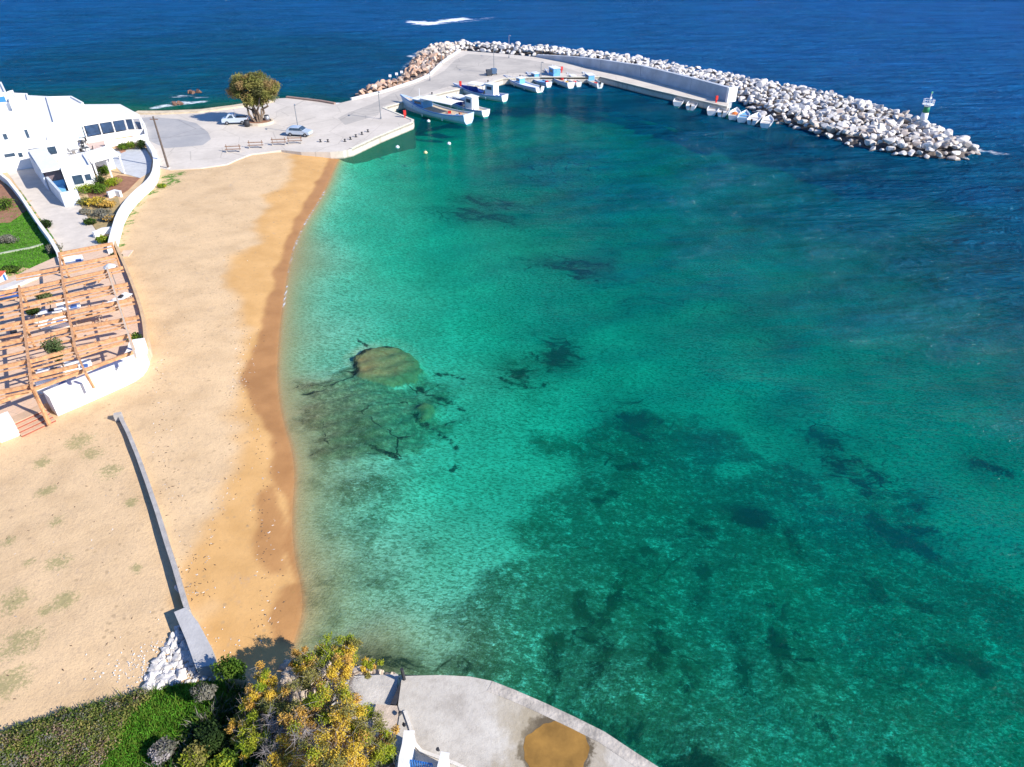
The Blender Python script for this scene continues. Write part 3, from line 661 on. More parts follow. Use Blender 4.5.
# packed rubble core under the boulders, coloured dark as shade in their gaps
M_CORE = mat('rubble', (.12, .10, .09), .95, .3, 1.2, .8, 3)
def core_mesh(polyc, top, name, lab):
    xs = np.arange(min(p[0] for p in polyc) - 1, max(p[0] for p in polyc) + 1, .9); ys = np.arange(min(p[1] for p in polyc) - 1, max(p[1] for p in polyc) + 1, .9)
    XX, YY = np.meshgrid(xs, ys); DD = sdf(XX, YY, polyc); m = MB(); idx = {}
    ZZ = np.minimum(top - .55, -1.0 + DD * .8) + .25 * vnoise(XX, YY, 1.5, 3)
    ZZ = np.where(DD < -.9, -3.0, ZZ)
    for i in range(len(ys) - 1):
        for j in range(len(xs) - 1):
            if max(DD[i, j], DD[i + 1, j], DD[i, j + 1], DD[i + 1, j + 1]) < -1.2: continue
            f = []
            for a, b_ in ((i, j), (i, j + 1), (i + 1, j + 1), (i + 1, j)):
                if (a, b_) not in idx: idx[(a, b_)] = len(m.v); m.v.append((XX[a, b_], YY[a, b_], ZZ[a, b_]))
                f.append(idx[(a, b_)])
            m.f.append(f); m.mi.append(0)
    return tag(m.build(name, M_CORE), kind='structure')
core_mesh(MOUND, 1.2, 'mound_ground', '')
# reddish rocks west of the quay
REDP = [tuple(w(*p)[:2]) for p in ((354, 98), (366, 90), (385, 87), (400, 80), (409, 68), (416, 56), (428, 49), (446, 47.5), (464, 48), (466, 51), (458, 54), (445, 64), (432, 78), (415, 84), (382, 96), (356, 102))]
X, Y, D = rand_in(REDP, 1400, rs); cell.clear(); rp = []
for x, y, d in zip(X, Y, D):
    if d > .2 and far_enough(x, y, 1.05): rp.append((x, y, d))
rp.sort(key=lambda p: p[1]); print('red rocks', len(rp))
rst = MB()
for k, (x, y, d) in enumerate(rp):
    z = min(1.35, -.2 + d * .7)
    if sdf(np.array([x]), np.array([y]), QP)[0] > -.5: continue
    s = random.uniform(1.1, 2.0)
    if k < 150: place_rock(redr[k % 6], x, y, z, s, 'rust-tinted rock heaped beside the whitish kerb west of the harbour', 'reddish rocks west of the quay', 'rock')
    else: bake_rock(rst, redr[k % 6], x, y, z, s)
if rst.v: tag(rst.build('rock_rubble', M_RROCK), 'pinkish rubble rocks at the far corner of the quay', 'rocks', None, 'stuff')
core_mesh(REDP, 1.2, 'rubble_ground', '')
# two rocks awash behind the plaza
for (px, py, lx, ly, lab) in ((192, 93, 4.2, 2.4, 'flat brown rock awash in foam, farther out behind the plaza'), (177, 104.5, 3.0, 2.2, 'small brown rock awash close behind the plaza edge')):
    p = w(px, py); r_ = empty('sea_rock', (p.x, p.y, 0), .1, lab, 'rock')
    m = MB()
    for q in range(5): bake_rock(m, redr[q], random.uniform(-.35, .35) * lx, random.uniform(-.3, .3) * ly, .15, random.uniform(.45, .7) * ly)
    o = m.build('stone', mat('wet_rock', (.20, .11, .075), .7, .35, 2, .5, 6), r_)

# ------------------------------------------------------------------ beacon tower
bp = w(924, 117, 2.6)
bt = empty('beacon_tower', (bp.x, bp.y, 1.6), .3, 'white beacon tower with a green band and railed platform on the breakwater mound', 'beacon', scale=.74)
m = MB(); m.lathe([(1.5, -1.5), (1.5, .35), (1.3, .5)], n=16); m.build('plinth', CONCL, bt)
m = MB(); m.lathe([(.85, .45), (.72, 2.4)], n=16); m.build('lower_shaft', WPAINT, bt, True)
m = MB(); m.lathe([(.72, 2.42), (.66, 3.7)], n=16); m.build('green_band', GREEN, bt, True)
m = MB(); m.lathe([(.66, 3.72), (.70, 4.0), (1.25, 4.15), (1.25, 4.28)], n=16); m.build('platform', WPAINT, bt)
m = MB()
for k in range(12):
    t = k * math.pi / 6; m.tube([(1.18 * math.cos(t), 1.18 * math.sin(t), 4.28), (1.18 * math.cos(t), 1.18 * math.sin(t), 5.25)], .04, 5)
for z in (4.75, 5.25): m.tube([(1.18 * math.cos(k * math.pi / 8), 1.18 * math.sin(k * math.pi / 8), z) for k in range(17)], .04, 5)
m.build('railing', WPAINT, bt)
m = MB(); m.tube([(.1, 0, 4.28), (.1, 0, 6.6)], .07, 6); m.box((.25, 0, 5.6), (.5, .05, .5)); mast = m.build('mast', WPAINT, bt)
m = MB(); m.lathe([(.16, 6.6), (.2, 6.75), (.16, 7.0), (.03, 7.05)], (.1, 0, 0), 10); m.build('lantern', mat('lantern_glass', (.2, .6, .35), .2, .1, 3), mast)

# ------------------------------------------------------------------ posts, bollards
def lamp_post(px, py, z, h, label, arm=1.0, name='street_lamp', group=None, m_=METAL, az=-1.2):
    p = w(px, py, z); r_ = empty(name, tuple(p), az, label, 'street lamp' if name == 'street_lamp' else 'pole', group)
    m = MB(); m.lathe([(.16, 0), (.16, .35), (.09, .4)], n=8); m.build('base', METAL, r_)
    m = MB(); m.tube([(0, 0, .38), (0, 0, h)], [.085, .06], 8); m.build('pole', m_, r_)
    if arm:
        m = MB(); m.tube([(0, 0, h), (arm * .5, 0, h + .15), (arm, 0, h + .12)], .04, 6); m.build('arm', m_, r_)
        m = MB(); m.box((arm + .2, 0, h + .1), (.55, .22, .12)); m.build('lamp_head', m_, r_)
    return r_
for (px, py, h, lab) in ((381, 119, 4.6, 'grey lamp post on the quay corner behind the red hydrant'), (430, 80.5, 4.0, 'grey lamp post on the kerb beside the reddish rocks'),
                         (494, 73, 5.8, 'tall grey lamp post next to the dark bins on the mole'), (509, 58, 5.0, 'grey lamp post at the rear edge of the mole near the wall start'),
                         (299, 133, 4.6, 'grey lamp post beside the silver hatchback on the plaza'), (442, 64, 4.4, 'grey lamp post at the far bend of the kerb among reddish rocks'), (541, 77, 3.0, 'short grey lamp post behind the moored small boats')):
    lamp_post(px, py, ZQ, h, lab, .6, group='quay lamps')
def leaning_pole():
    p = w(168.5, 168, ZQ); r_ = empty('utility_pole', tuple(p), 0, 'tall bare timber utility pole beside the curved white wall', 'utility pole')
    m = MB(); m.tube([(0, 0, -.5), (-.15, 0, 7.4)], [.17, .11], 10); m.build('pole', mat('timber_pole', (.13, .10, .085), .9, .2, 4), r_)
    m = MB(); m.bar((-.7, 0, 7.0), (.45, 0, 7.0), .1, .1); m.build('crossarm', RUST, r_)
    m = MB(); m.lathe([(.3, -.3), (.26, .12)], n=10); m.build('footing', CONC, r_)
leaning_pole()
# signs by the reddish rocks
for (px, py, lab) in ((391, 86.5, 'leftmost of three small blank white sign boards among the reddish rocks'), (397.5, 84.5, 'middle of three small blank white sign boards among the reddish rocks'), (402.5, 82.5, 'rightmost of three small blank white sign boards among the reddish rocks')):
    p = w(px, py, 1.2); r_ = empty('sign', tuple(p), .15, lab, 'sign', 'white signs among the rocks')
    m = MB(); m.tube([(0, 0, 0), (0, 0, 2.1)], .05, 6); m.build('post', METAL, r_)
    m = MB(); m.box((0, 0, 2.1), (.55, .05, .5)); m.build('board', WPAINT, r_)
# red hydrants / life ring stands
for (px, py, lab) in ((405, 117.5, 'red fire hose cabinet on the corner of the near quay'), (460.5, 87.5, 'red fire hose cabinet on the mole near the blue-tarp boat'), (561.5, 72.5, 'red fire hose cabinet near the far moored boats'), (716, 102.5, 'red fire hose cabinet at the end of the walkway under the wall')):
    p = w(px, py, ZQ); r_ = empty('hose_cabinet', tuple(p), .2, lab, 'hose cabinet', 'red hose cabinets of the harbour')
    m = MB(); m.box((0, 0, .2), (.25, .2, .4)); m.build('stand', RED, r_)
    m = MB(); m.box((0, 0, .85), (.5, .3, .8)); cb = m.build('cabinet', RED, r_, bevel=.02)
    m = MB(); m.box((0, -.165, .85), (.4, .03, .66)); m.build('door', mat('red_door', (.70, .05, .04), .4, .1, 3), cb)
# bollards along the edge
M_IRON = mat('dark_iron', (.035, .035, .04), .6, .2, 4)
def bollard_at(px, py, k, lab, grp):
    p = w(px, py, ZQ); r_ = empty('mooring_bollard', tuple(p), 0, lab, 'bollard', grp)
    m = MB(); m.lathe([(.22, 0), (.16, .1), (.14, .4), (.26, .46), (.26, .56), (.12, .62)], n=10); m.build('post', M_IRON, r_, True)
    m = MB(); m.lathe([(.34, 0), (.34, .06)], n=10); m.build('base_plate', M_IRON, r_)
    r_.scale = (.72,) * 3; return r_
B0 = bollard_at(345, 141.5, 0, 'dark iron bollard in the short row on the near quay edge', 'bollards on the near quay')
for px, py in ((350.5, 139.5), (356, 137), (362, 134.5), (368, 132)): dup(B0, tuple(w(px, py, ZQ)))
B1 = dup(B0, tuple(w(320.5, 142, ZQ)), label='dark iron bollard, one of two set back near the sand end of the quay', group='bollards near the sand')
dup(B1, tuple(w(328, 142, ZQ)))
B2 = dup(B0, tuple(w(405, 103 - 1.5, ZQ)), label='dark bollard on the mole edge at the bow of the large caique', group='bollards on the mole')
for px, py, lab in ((432, 94.5, 'dark bollard on the mole edge between the two larger caiques'), (488, 82.3, 'dark bollard on the mole edge left of the long open boat'), (520, 77, 'dark bollard at the bows of the small boats')): dup(B2, tuple(w(px, py, ZQ)), label=lab)
# bins
for (px, py, lab, mm) in ((489, 75.5, 'dark wheeled bin standing beside the tall mole lamp', mat('bin_dark', (.05, .06, .08), .6, .1, 3)), (494, 74.3, 'blue-grey wheeled bin right beside the tall mole lamp', mat('bin_blue', (.08, .14, .24), .6, .1, 3))):
    p = w(px, py, ZQ); r_ = empty('bin', tuple(p), .3, lab, 'bin')
    m = MB(); m.prism([(-.5, -.4), (.5, -.4), (.5, .4), (-.5, .4)], .15, 1.1, [(-.6, -.5), (.6, -.5), (.6, .5), (-.6, .5)]); m.build('body', mm, r_)
    m = MB(); m.prism([(-.65, -.55), (.65, -.55), (.65, .55), (-.65, .55)], 1.11, 1.25, [(-.5, -.4), (.5, -.4), (.5, .4), (-.5, .4)]); m.build('lid', mm, r_)
    for sx in (-.45, .45):
        m = MB(); m.tube([(sx, -.5, .12), (sx, -.35, .12)], .12, 8); m.build('wheel', BLACK, r_)
# timber benches along the plaza edge: post-and-board racks
BW_ = mat('weathered_brown', (.30, .20, .15), .85, .2, 3)
def bench(px, py, lab, rz):
    p = w(px, py, ZQ); r_ = empty('park_bench', tuple(p), rz, lab, 'bench', 'benches along the beach edge of the plaza')
    m = MB(); m.box((0, 0, .45), (2.4, .36, .06)); m.build('seat', BW_, r_)
    m = MB(); m.box((0, .24, .82), (2.4, .05, .16)); m.build('backrest', BW_, r_)
    for sx in (-1, 1):
        m = MB(); m.box((sx, 0, .21), (.12, .42, .41)); m.build('leg', GREYC, r_)
        m = MB(); m.bar((sx, .2, .4), (sx, .25, 1.15), .08, .08); m.build('post', RUST, r_)
    return r_
bench(233.5, 152, 'leftmost brown bench on the plaza edge above the sand', .12); bench(256, 148, 'second brown bench from the left on the plaza edge', .12)
bench(279, 145, 'third brown bench from the left on the plaza edge', .1); bench(295, 143.5, 'rightmost brown bench on the plaza edge near the silver car', .1)

# ------------------------------------------------------------------ cars
def car(p, rz, lab, paint, van=False):
    r_ = empty('parked_car', tuple(p), rz, lab, 'car')
    L, Wd = 4.1, 1.7
    if van: prof = [(-2.2, .35), (-2.2, 1.05), (-2.1, 1.1), (-.1, 1.12), (.0, 1.7), (.2, 1.75), (.95, 1.72), (1.4, 1.15), (2.15, .98), (2.2, .5), (2.2, .35)]
    else: prof = [(-2.05, .35), (-2.05, .85), (-1.95, 1.0), (-1.5, 1.42), (-.9, 1.5), (.2, 1.47), (1.0, 1.0), (1.9, .82), (2.05, .6), (2.05, .35)]
    def section(k, y0, zc=1.0):
        return [(x, y0 * (1 - .12 * max(0, (z - .95) / .55)), z) for x, z in prof]
    n = len(prof); m = MB(); vs = section(0, -Wd / 2) + section(0, Wd / 2)
    m.add(vs, [tuple(range(n)), tuple(range(2 * n - 1, n - 1, -1))] + [(i, n + i, n + (i + 1) % n, (i + 1) % n) for i in range(n)])
    m.build('body', paint, r_, bevel=.06)
    gl = [(.05, 1.15, .85, 1.6)] if van else [(-1.45, 1.02, .7, 1.38)]
    for sy in (-1, 1):
        m = MB(); x0, z0, x1, z1 = gl[0]; yy = sy * (Wd / 2 - .015); y2 = sy * (Wd / 2 * .90 + .012)
        pts_ = [(x0, yy, z0), (x1 + .25, yy, z0), (x1 - .25, y2, z1), (x0 + .2, y2, z1)]
        m.add([(a, b_ - sy * .03, c) for a, b_, c in pts_] + [(a, b_ + sy * .012, c) for a, b_, c in pts_], [(3, 2, 1, 0), (4, 5, 6, 7), (0, 1, 5, 4), (1, 2, 6, 5), (2, 3, 7, 6), (3, 0, 4, 7)])
        m.build('side_window', GLASS, r_)
    def slab(a, b_, name, wd):
        m = MB(); m.bar((a[0], 0, a[1]), (b_[0], 0, b_[1]), wd, .05); m.build(name, GLASS, r_)
    if van: slab((1.33, 1.24), (1.02, 1.66), 'windscreen', 1.4); m = MB(); m.box((-1.15, 0, 1.14), (1.8, 1.4, .04)); m.build('load_bed', mat('load_bed', (.10, .10, .11), .8, .1, 2), r_)
    else: slab((.93, 1.07), (.33, 1.44), 'windscreen', 1.35); slab((-1.56, 1.38), (-1.92, 1.06), 'rear_window', 1.3)
    for sx in (-1.3, 1.3):
        for sy in (-1, 1):
            m = MB(); m.tube([(sx, sy * (Wd / 2 - .2), .32), (sx, sy * (Wd / 2 + .02), .32)], .32, 14); wh = m.build('wheel', BLACK, r_)
            m = MB(); m.tube([(sx, sy * (Wd / 2 + .021), .32), (sx, sy * (Wd / 2 + .04), .32)], .18, 10); m.build('rim', METAL, wh)
    for sy in (-.6, .6):
        m = MB(); m.box((prof[-1][0] + .0, sy, .7), (.08, .3, .14)); m.build('headlight', WPAINT, r_)
        m = MB(); m.box((prof[0][0] - .0, sy, .85), (.06, .25, .16)); m.build('tail_light', RED, r_)
    return r_
SILV = mat('silver_paint', (.55, .62, .70), .3, .03, 2, metal=.35, spec=.6)
BLPAINT = mat('pale_blue_paint', (.50, .56, .64), .3, .03, 2, spec=.6)
car(w(300, 135.5, ZQ), -.18, 'silver hatchback parked on the open plaza in full sun', SILV)
car(w(236, 123.5, ZQ), math.pi + .12, 'pale pickup parked in the shade left of the big plaza tree', BLPAINT, True)

# ------------------------------------------------------------------ boats
M_HULLW = mat('hull_white', (.76, .77, .78), .4, .05, 2, spec=.5)
M_HULLB = mat('hull_blue', (.10, .28, .58), .4, .1, 2, spec=.5)
M_DECK = mat('deck_boards', (.55, .45, .34), .7, .15, 4)
M_CANV = mat('canvas', (.78, .76, .72), .8, .04, 2)
M_TARP = mat('blue_tarp', (.02, .06, .30), .6, .15, 3)
M_BOOT = mat('boot_red', (.30, .05, .04), .6, .2, 3)
M_INBLUE = mat('inner_blue', (.14, .38, .66), .6, .1, 3)
def hull_rings(L, B, H, sheer, stern=.72, nseg=15, open_=False):
    rings = []
    for i in range(nseg):
        t = i / (nseg - 1)                               # 0 stern .. 1 bow
        x = -L / 2 + L * t
        if t < .45: hb = B / 2 * (stern + (1 - stern) * math.sin(t / .45 * math.pi / 2))
        else: hb = B / 2 * max(.03, math.cos(((t - .45) / .55) ** 1.6 * math.pi / 2))
        zt = H * .72 + sheer * ((t - .38) / .62) ** 2 if t > .38 else H * .72 + sheer * .35 * ((.38 - t) / .38) ** 2
        rake = .10 * L * max(0, t - .85) / .15
        rings.append((x, hb, zt, rake))
    return rings
def boat(name, p, rz, L, B, H, label, hullm=M_HULLW, canopy=None, cabin=None, tarp=False, inner=M_DECK, mast=0, stripe=None, sheer=.7, stern=.72, outboard=False, boxes=0):
    r_ = empty(name, (p.x, p.y, 0), rz, label, 'boat')
    R_ = hull_rings(L, B, H, sheer, stern); m = MB(); vs = []; n = len(R_)
    for x, hb, zt, rk in R_:
        vs += [(x + rk, -hb, zt), (x + rk * .5, -hb * .86, zt * .35), (x, -hb * .35, -.35), (x, hb * .35, -.35), (x + rk * .5, hb * .86, zt * .35), (x + rk, hb, zt)]
    fs = []
    for i in range(n - 1):
        for k in range(5): a = i * 6 + k; fs.append((a, a + 1, a + 7, a + 6))
    fs.append(tuple(range(6))); fs.append(tuple(range((n - 1) * 6 + 5, (n - 1) * 6 - 1, -1)))
    # bulwark inside
    o0 = len(vs); dk = .28
    for x, hb, zt, rk in R_:
        h2 = max(.01, hb - .10); vs += [(x + rk, -h2, zt), (x + rk * .6, -h2, zt - dk), (x + rk * .6, h2, zt - dk), (x + rk, h2, zt)]
    for i in range(n - 1):
        a, b_ = i * 6, o0 + i * 4
        fs += [(a, a + 6, b_ + 4, b_), (a + 5, b_ + 3, b_ + 7, a + 11), (b_, b_ + 4, b_ + 5, b_ + 1), (b_ + 2, b_ + 6, b_ + 7, b_ + 3)]
    m.add(vs, fs); hl = m.build('hull', hullm, r_)
    m = MB(); vs = []
    for x, hb, zt, rk in R_:
        h2 = max(.008, hb - .11); vs += [(x + rk * .6, -h2, zt - dk + .01), (x + rk * .6, h2, zt - dk + .01)]
    m.add(vs, [(2 * i, 2 * i + 2, 2 * i + 3, 2 * i + 1) for i in range(n - 1)]); m.build('deck', inner, r_)
    def rail(name_, z_off, wd, ht, mm, par):
        for sy in (-1, 1):
            m = MB()
            m.tube([(x + rk, sy * (hb + wd * .3), zt + z_off) for x, hb, zt, rk in R_], ht, 5); m.build(name_, mm, par)
    if stripe: rail('rubbing_strake', -.16, .05, .07, stripe, hl)
    zt0 = R_[n // 2][2]
    if canopy:
        x0, x1, hc, mm = canopy
        m = MB(); hw = B / 2 * .86; z = zt0 + hc
        k = 5; vv = []
        for i in range(k + 1):
            y = -hw + 2 * hw * i / k; zz = z - .22 * (y / hw) ** 2
            vv += [(x0, y, zz), (x1, y, zz), (x0, y, zz - .05), (x1, y, zz - .05)]
        ff = []
        for i in range(k): a = i * 4; ff += [(a, a + 1, a + 5, a + 4), (a + 2, a + 6, a + 7, a + 3), (a, a + 4, a + 6, a + 2), (a + 1, a + 3, a + 7, a + 5)]
        m.add(vv, ff); cn = m.build('canopy', mm, r_)
        for x in (x0 + .1, x1 - .1):
            for y in (-hw + .1, hw - .1):
                m = MB(); m.tube([(x, y, zt0 - dk), (x, y, z - .2)], .035, 5); m.build('canopy_pole', METAL, cn)
    if cabin:
        x0, x1, cw, ch, mm = cabin; m = MB(); zb = zt0 - dk
        m.prism([(x0, -cw / 2), (x1, -cw / 2), (x1, cw / 2), (x0, cw / 2)], zb, zb + ch, [(x0 + .05, -cw / 2 * .92), (x1 - .15, -cw / 2 * .92), (x1 - .15, cw / 2 * .92), (x0 + .05, cw / 2 * .92)])
        cb = m.build('cabin', mm, r_)
        m = MB(); m.box(((x0 + x1) / 2, 0, zb + ch + .04), (x1 - x0 + .2, cw + .2, .08)); m.build('cabin_roof', WPAINT, cb)
        for sy in (-1, 1):
            m = MB(); m.box(((x0 + x1) / 2, sy * cw * .478, zb + ch * .68), ((x1 - x0) * .55, .06, ch * .28)); m.build('window', GLASS, cb)
        m = MB(); m.box((x1 - .07, 0, zb + ch * .68), (.08, cw * .6, ch * .28)); m.build('windscreen', GLASS, cb)
    if tarp:
        m = MB(); x0 = L * .12; x1 = L * .42
        m.prism([(x0, -B * .40), (x1, -B * .18), (x1, B * .18), (x0, B * .40)], zt0 - .1, zt0 + .55, [(x0 + .1, -B * .22), (x1 - .1, -B * .05), (x1 - .1, B * .05), (x0 + .1, B * .22)]); m.build('tarp', M_TARP, r_)
    if mast:
        m = MB(); m.tube([(L * .28, 0, zt0 - dk), (L * .27, 0, zt0 + mast)], [.07, .04], 6); ms = m.build('mast', WPAINT, r_)
        m = MB(); m.bar((L * .27, 0, zt0 + mast * .55), (-L * .1, 0, zt0 + mast * .7), .05, .05); m.build('boom', WPAINT, ms)
    # thwarts / gear
    if L < 8:
        for x in (-L * .22, L * .08):
            m = MB(); j = min(range(n), key=lambda q: abs(R_[q][0] - x)); m.box((x, 0, R_[j][2] - .12), (.28, R_[j][1] * 2 - .2, .05)); m.build('thwart', M_DECK, r_)
    if outboard:
        m = MB(); m.box((-L / 2 - .12, 0, R_[0][2] + .1), (.28, .26, .42)); m.box((-L / 2 - .14, 0, R_[0][2] - .4), (.12, .1, .7)); m.build('outboard_motor', BLACK, r_, bevel=.03)
    for k in range(boxes):
        rr = random.Random(int(L * 10) + k)
        m = MB(); x = rr.uniform(-L * .38, -L * .05); y = rr.uniform(-B * .25, B * .25); m.box((x, y, zt0 - dk + .2), (.6, .45, .38), rr.uniform(0, 3)); m.build('fish_crate', [RED, WPAINT, mat('yellow_plastic', (.65, .42, .08), .5, .1, 2), TERR, BLUEP][k % 5], r_)
    if L > 6:
        for sy in (-1, 1):
            for x in (-L * .2, L * .12):
                j = min(range(n), key=lambda q: abs(R_[q][0] - x)); m = MB(); m.tube([(x, sy * (R_[j][1] + .1), .15), (x, sy * (R_[j][1] + .12), .6)], .11, 8); m.build('fender', M_CANV if sy > 0 else M_BOOT, r_)
    return r_
def place(bow, stern, z=.5):
    a, b_ = w(*bow, z), w(*stern, z); c = (a + b_) / 2; d = a - b_; return c, math.atan2(d.y, d.x), Vector((d.x, d.y)).length
c, a, L = place((407, 107), (469, 121)); boat('fishing_boat', c, a, L, 4.0, 1.9, 'large white caique with a blue bow cabin and long white canopy, nearest the quay corner', mat('hull_pale_blue', (.50, .63, .78), .4, .05, 2, spec=.5), (-L * .33, L * .16, 2.0, M_CANV), (L * .14, L * .33, 2.5, 1.5, M_INBLUE), inner=M_DECK, mast=3.0, stripe=M_HULLB, sheer=1.3, boxes=5)
c, a, L = place((450, 103), (486, 114)); boat('fishing_boat', c, a, L, 2.8, 1.4, 'white caique with an aft wheelhouse moored just behind the large caique', M_HULLW, (-L * .05, L * .28, 1.5, M_CANV), (-L * .22, -L * .02, 1.7, 2.2, WPAINT), True, inner=M_DECK, mast=2.0, stripe=M_HULLB, boxes=2)
c, a, L = place((458, 90), (505, 99)); boat('fishing_boat', c, a, L, 3.0, 1.5, 'white fishing boat with a dark blue tarp on the bow and white awning', M_HULLW, (-L * .12, L * .2, 1.6, M_CANV), (-L * .32, -L * .14, 1.8, 2.1, WPAINT), True, inner=M_TARP, mast=0, stripe=M_HULLB, boxes=3)
c, a, L = place((507, 80), (540, 90)); boat('motor_boat', c, a, L, 2.6, 1.3, 'long low white open motor boat with a tiny windscreen box', M_HULLW, None, (L * .02, L * .14, 1.5, 1.1, M_INBLUE), inner=WPAINT, stripe=M_HULLB, sheer=.5, stern=.9, boxes=0, outboard=True)
c, a, L = place((528, 77), (549, 85)); boat('fishing_boat', c, a, L, 2.1, 1.2, 'small white and blue boat moored directly behind the long low one', M_HULLW, None, (L * .05, L * .24, 1.4, 1.3, M_INBLUE), inner=M_INBLUE, stripe=M_HULLB, boxes=1)
c, a, L = place((547, 75), (571, 86)); boat('fishing_boat', c, a, L, 2.5, 1.4, 'white fishing boat with a tall blue wheelhouse near the red hose cabinet', M_HULLW, None, (L * .08, L * .3, 1.7, 2.0, M_INBLUE), inner=M_DECK, mast=2.2, stripe=M_HULLB, boxes=3)
c, a, L = place((568, 77), (579, 84.5)); boat('motor_boat', c, a, L, 1.8, 1.0, 'very small white boat squeezed between two bigger ones at the mole', M_HULLW, None, (0, L * .2, 1.1, 1.0, WPAINT), inner=WPAINT, boxes=1)
c, a, L = place((584, 76.5), (600, 86)); boat('motor_boat', c, a, L, 2.1, 1.1, 'white motor boat with dark cover, rightmost of the boats at the mole corner', M_HULLW, None, (L * .02, L * .25, 1.4, 1.1, M_INBLUE), tarp=True, inner=M_DECK, outboard=True, boxes=1)
dg = [((681, 98), (677, 105), 'small empty white dinghy, leftmost of those under the breakwater wall'), ((694, 102), (690, 109), 'small white dinghy, second from left under the wall'), ((714, 106), (711, 115), 'white dinghy moored at the very end of the walkway'),
      ((726, 107), (721, 117), 'white dinghy just right of the walkway end'), ((737, 110), (732, 120), 'white dinghy with an orange bundle aboard beside the boulders'), ((746, 113), (741, 122), 'white dinghy with a pale blue inside beside the boulders'),
      ((758, 116), (751, 123.5), 'white dinghy, second from the right in the row by the boulders'), ((770, 118), (764, 127.5), 'white dinghy, last on the right in the row by the boulders')]
for i, (bo, st, lab) in enumerate(dg):
    c, a, L = place(bo, st, .3); boat('dinghy', c, a, max(4.4, min(L, 5.4)), 2.1, .95, lab, M_HULLW, None, None, inner=(M_INBLUE if i == 5 else WPAINT), sheer=.3, stern=.85, outboard=i in (1, 3, 6), boxes=0)['group'] = 'white dinghies along the breakwater'
    if i == 4:
        m = MB(); m.lathe([(.5, 0), (.55, .25), (.25, .45)], n=8); o = m.build('tarp_bundle', mat('orange_tarp', (.75, .2, .05), .6, .1, 3)); o.location = (c.x, c.y, .42); tag(o, 'orange bundle lying in a white dinghy by the boulders', 'bundle')
# buoys
for (px, py, lab, mm) in ((397.5, 147.5, 'white mooring buoy floating nearest the beach end of the quay', WPAINT), (449, 144, 'pale buoy floating right of the others off the near quay', WPAINT), (425.5, 153, 'small yellowish buoy, nearest the camera of the three', mat('buoy_yellow', (.7, .6, .3), .5, .1, 2)), (428.5, 121.5, 'small white buoy right under the large caique hull', WPAINT)):
    p = w(px, py); r_ = empty('buoy', (p.x, p.y, 0), 0, lab, 'buoy', 'mooring buoys off the quay')
    m = MB(); m.lathe([(.05, -.25), (.3, -.1), (.34, .08), (.25, .25), (.05, .34)], n=12); m.build('float', mm, r_, True)
    m = MB(); m.tube([(0, 0, .3), (0, 0, .5)], .05, 6); m.build('ring', METAL, r_)

# ------------------------------------------------------------------ foliage
def leaves(mbx, c, rad, n, size, rnd, mi=0, surf=.55, up=.3):
    cx, cy, cz = c; rx, ry, rz_ = rad
    U = rnd.normal(size=(n, 3)); U /= np.linalg.norm(U, axis=1)[:, None]
    rr = surf + (1 - surf) * rnd.rand(n) ** .7
    rr *= 1 + .22 * np.sin(U[:, 0] * 5 + cx * 3) * np.cos(U[:, 1] * 4 + cy * 2)
    C_ = U * rr[:, None] * np.array([rx, ry, rz_]) + np.array([cx, cy, cz])
    A = rnd.normal(size=(n, 3)); A /= np.linalg.norm(A, axis=1)[:, None]
    B_ = np.cross(A, U + rnd.normal(size=(n, 3)) * .6); B_ /= np.linalg.norm(B_, axis=1)[:, None] + 1e-9
    s = size * (.6 + .8 * rnd.rand(n))[:, None]
    v = np.stack([C_ - A * s, C_ + B_ * s * .55, C_ + A * s, C_ - B_ * s * .55], 1).reshape(-1, 3)
    o = len(mbx.v); mbx.v += v.tolist()
    mbx.f += [(o + 4 * i, o + 4 * i + 1, o + 4 * i + 2, o + 4 * i + 3) for i in range(n)]; mbx.mi += [mi] * n
def limb(m, p, q, r0, r1, rnd, k=4, wob=.12):
    p, q = Vector(p), Vector(q); L = (q - p).length; pts_ = []
    for i in range(k + 1):
        t = i / k; d = Vector(rnd.normal(size=3)) * L * wob * math.sin(t * math.pi); pts_.append(p.lerp(q, t) + d)
    m.tube(pts_, [r0 + (r1 - r0) * i / k for i in range(k + 1)], 6)
def shrub(name, px, py, z, rx, ry, h, label, cat, mats_, n=1500, size=.08, seed=1, group=None, stem=True):
    rnd = np.random.RandomState(seed); p = w(px, py, z); r_ = empty(name, tuple(p), 0, label, cat, group)
    m = MB(); nc = 5
    for i in range(nc):
        a = rnd.rand() * 6.28; k = rnd.rand() * .5
        leaves(m, (rx * k * math.cos(a), ry * k * math.sin(a), h * (.45 + .25 * rnd.rand())), (rx * .62, ry * .62, h * .45), n // nc, size, rnd, rnd.randint(len(mats_)), .3)
    m.build('foliage', mats_, r_)
    m = MB()
    for i in range(4):
        a = rnd.rand() * 6.28; limb(m, (0, 0, -.1), (rx * .5 * math.cos(a), ry * .5 * math.sin(a), h * .7), .05, .015, rnd, 3)
    m.build('stem', BARK, r_); return r_

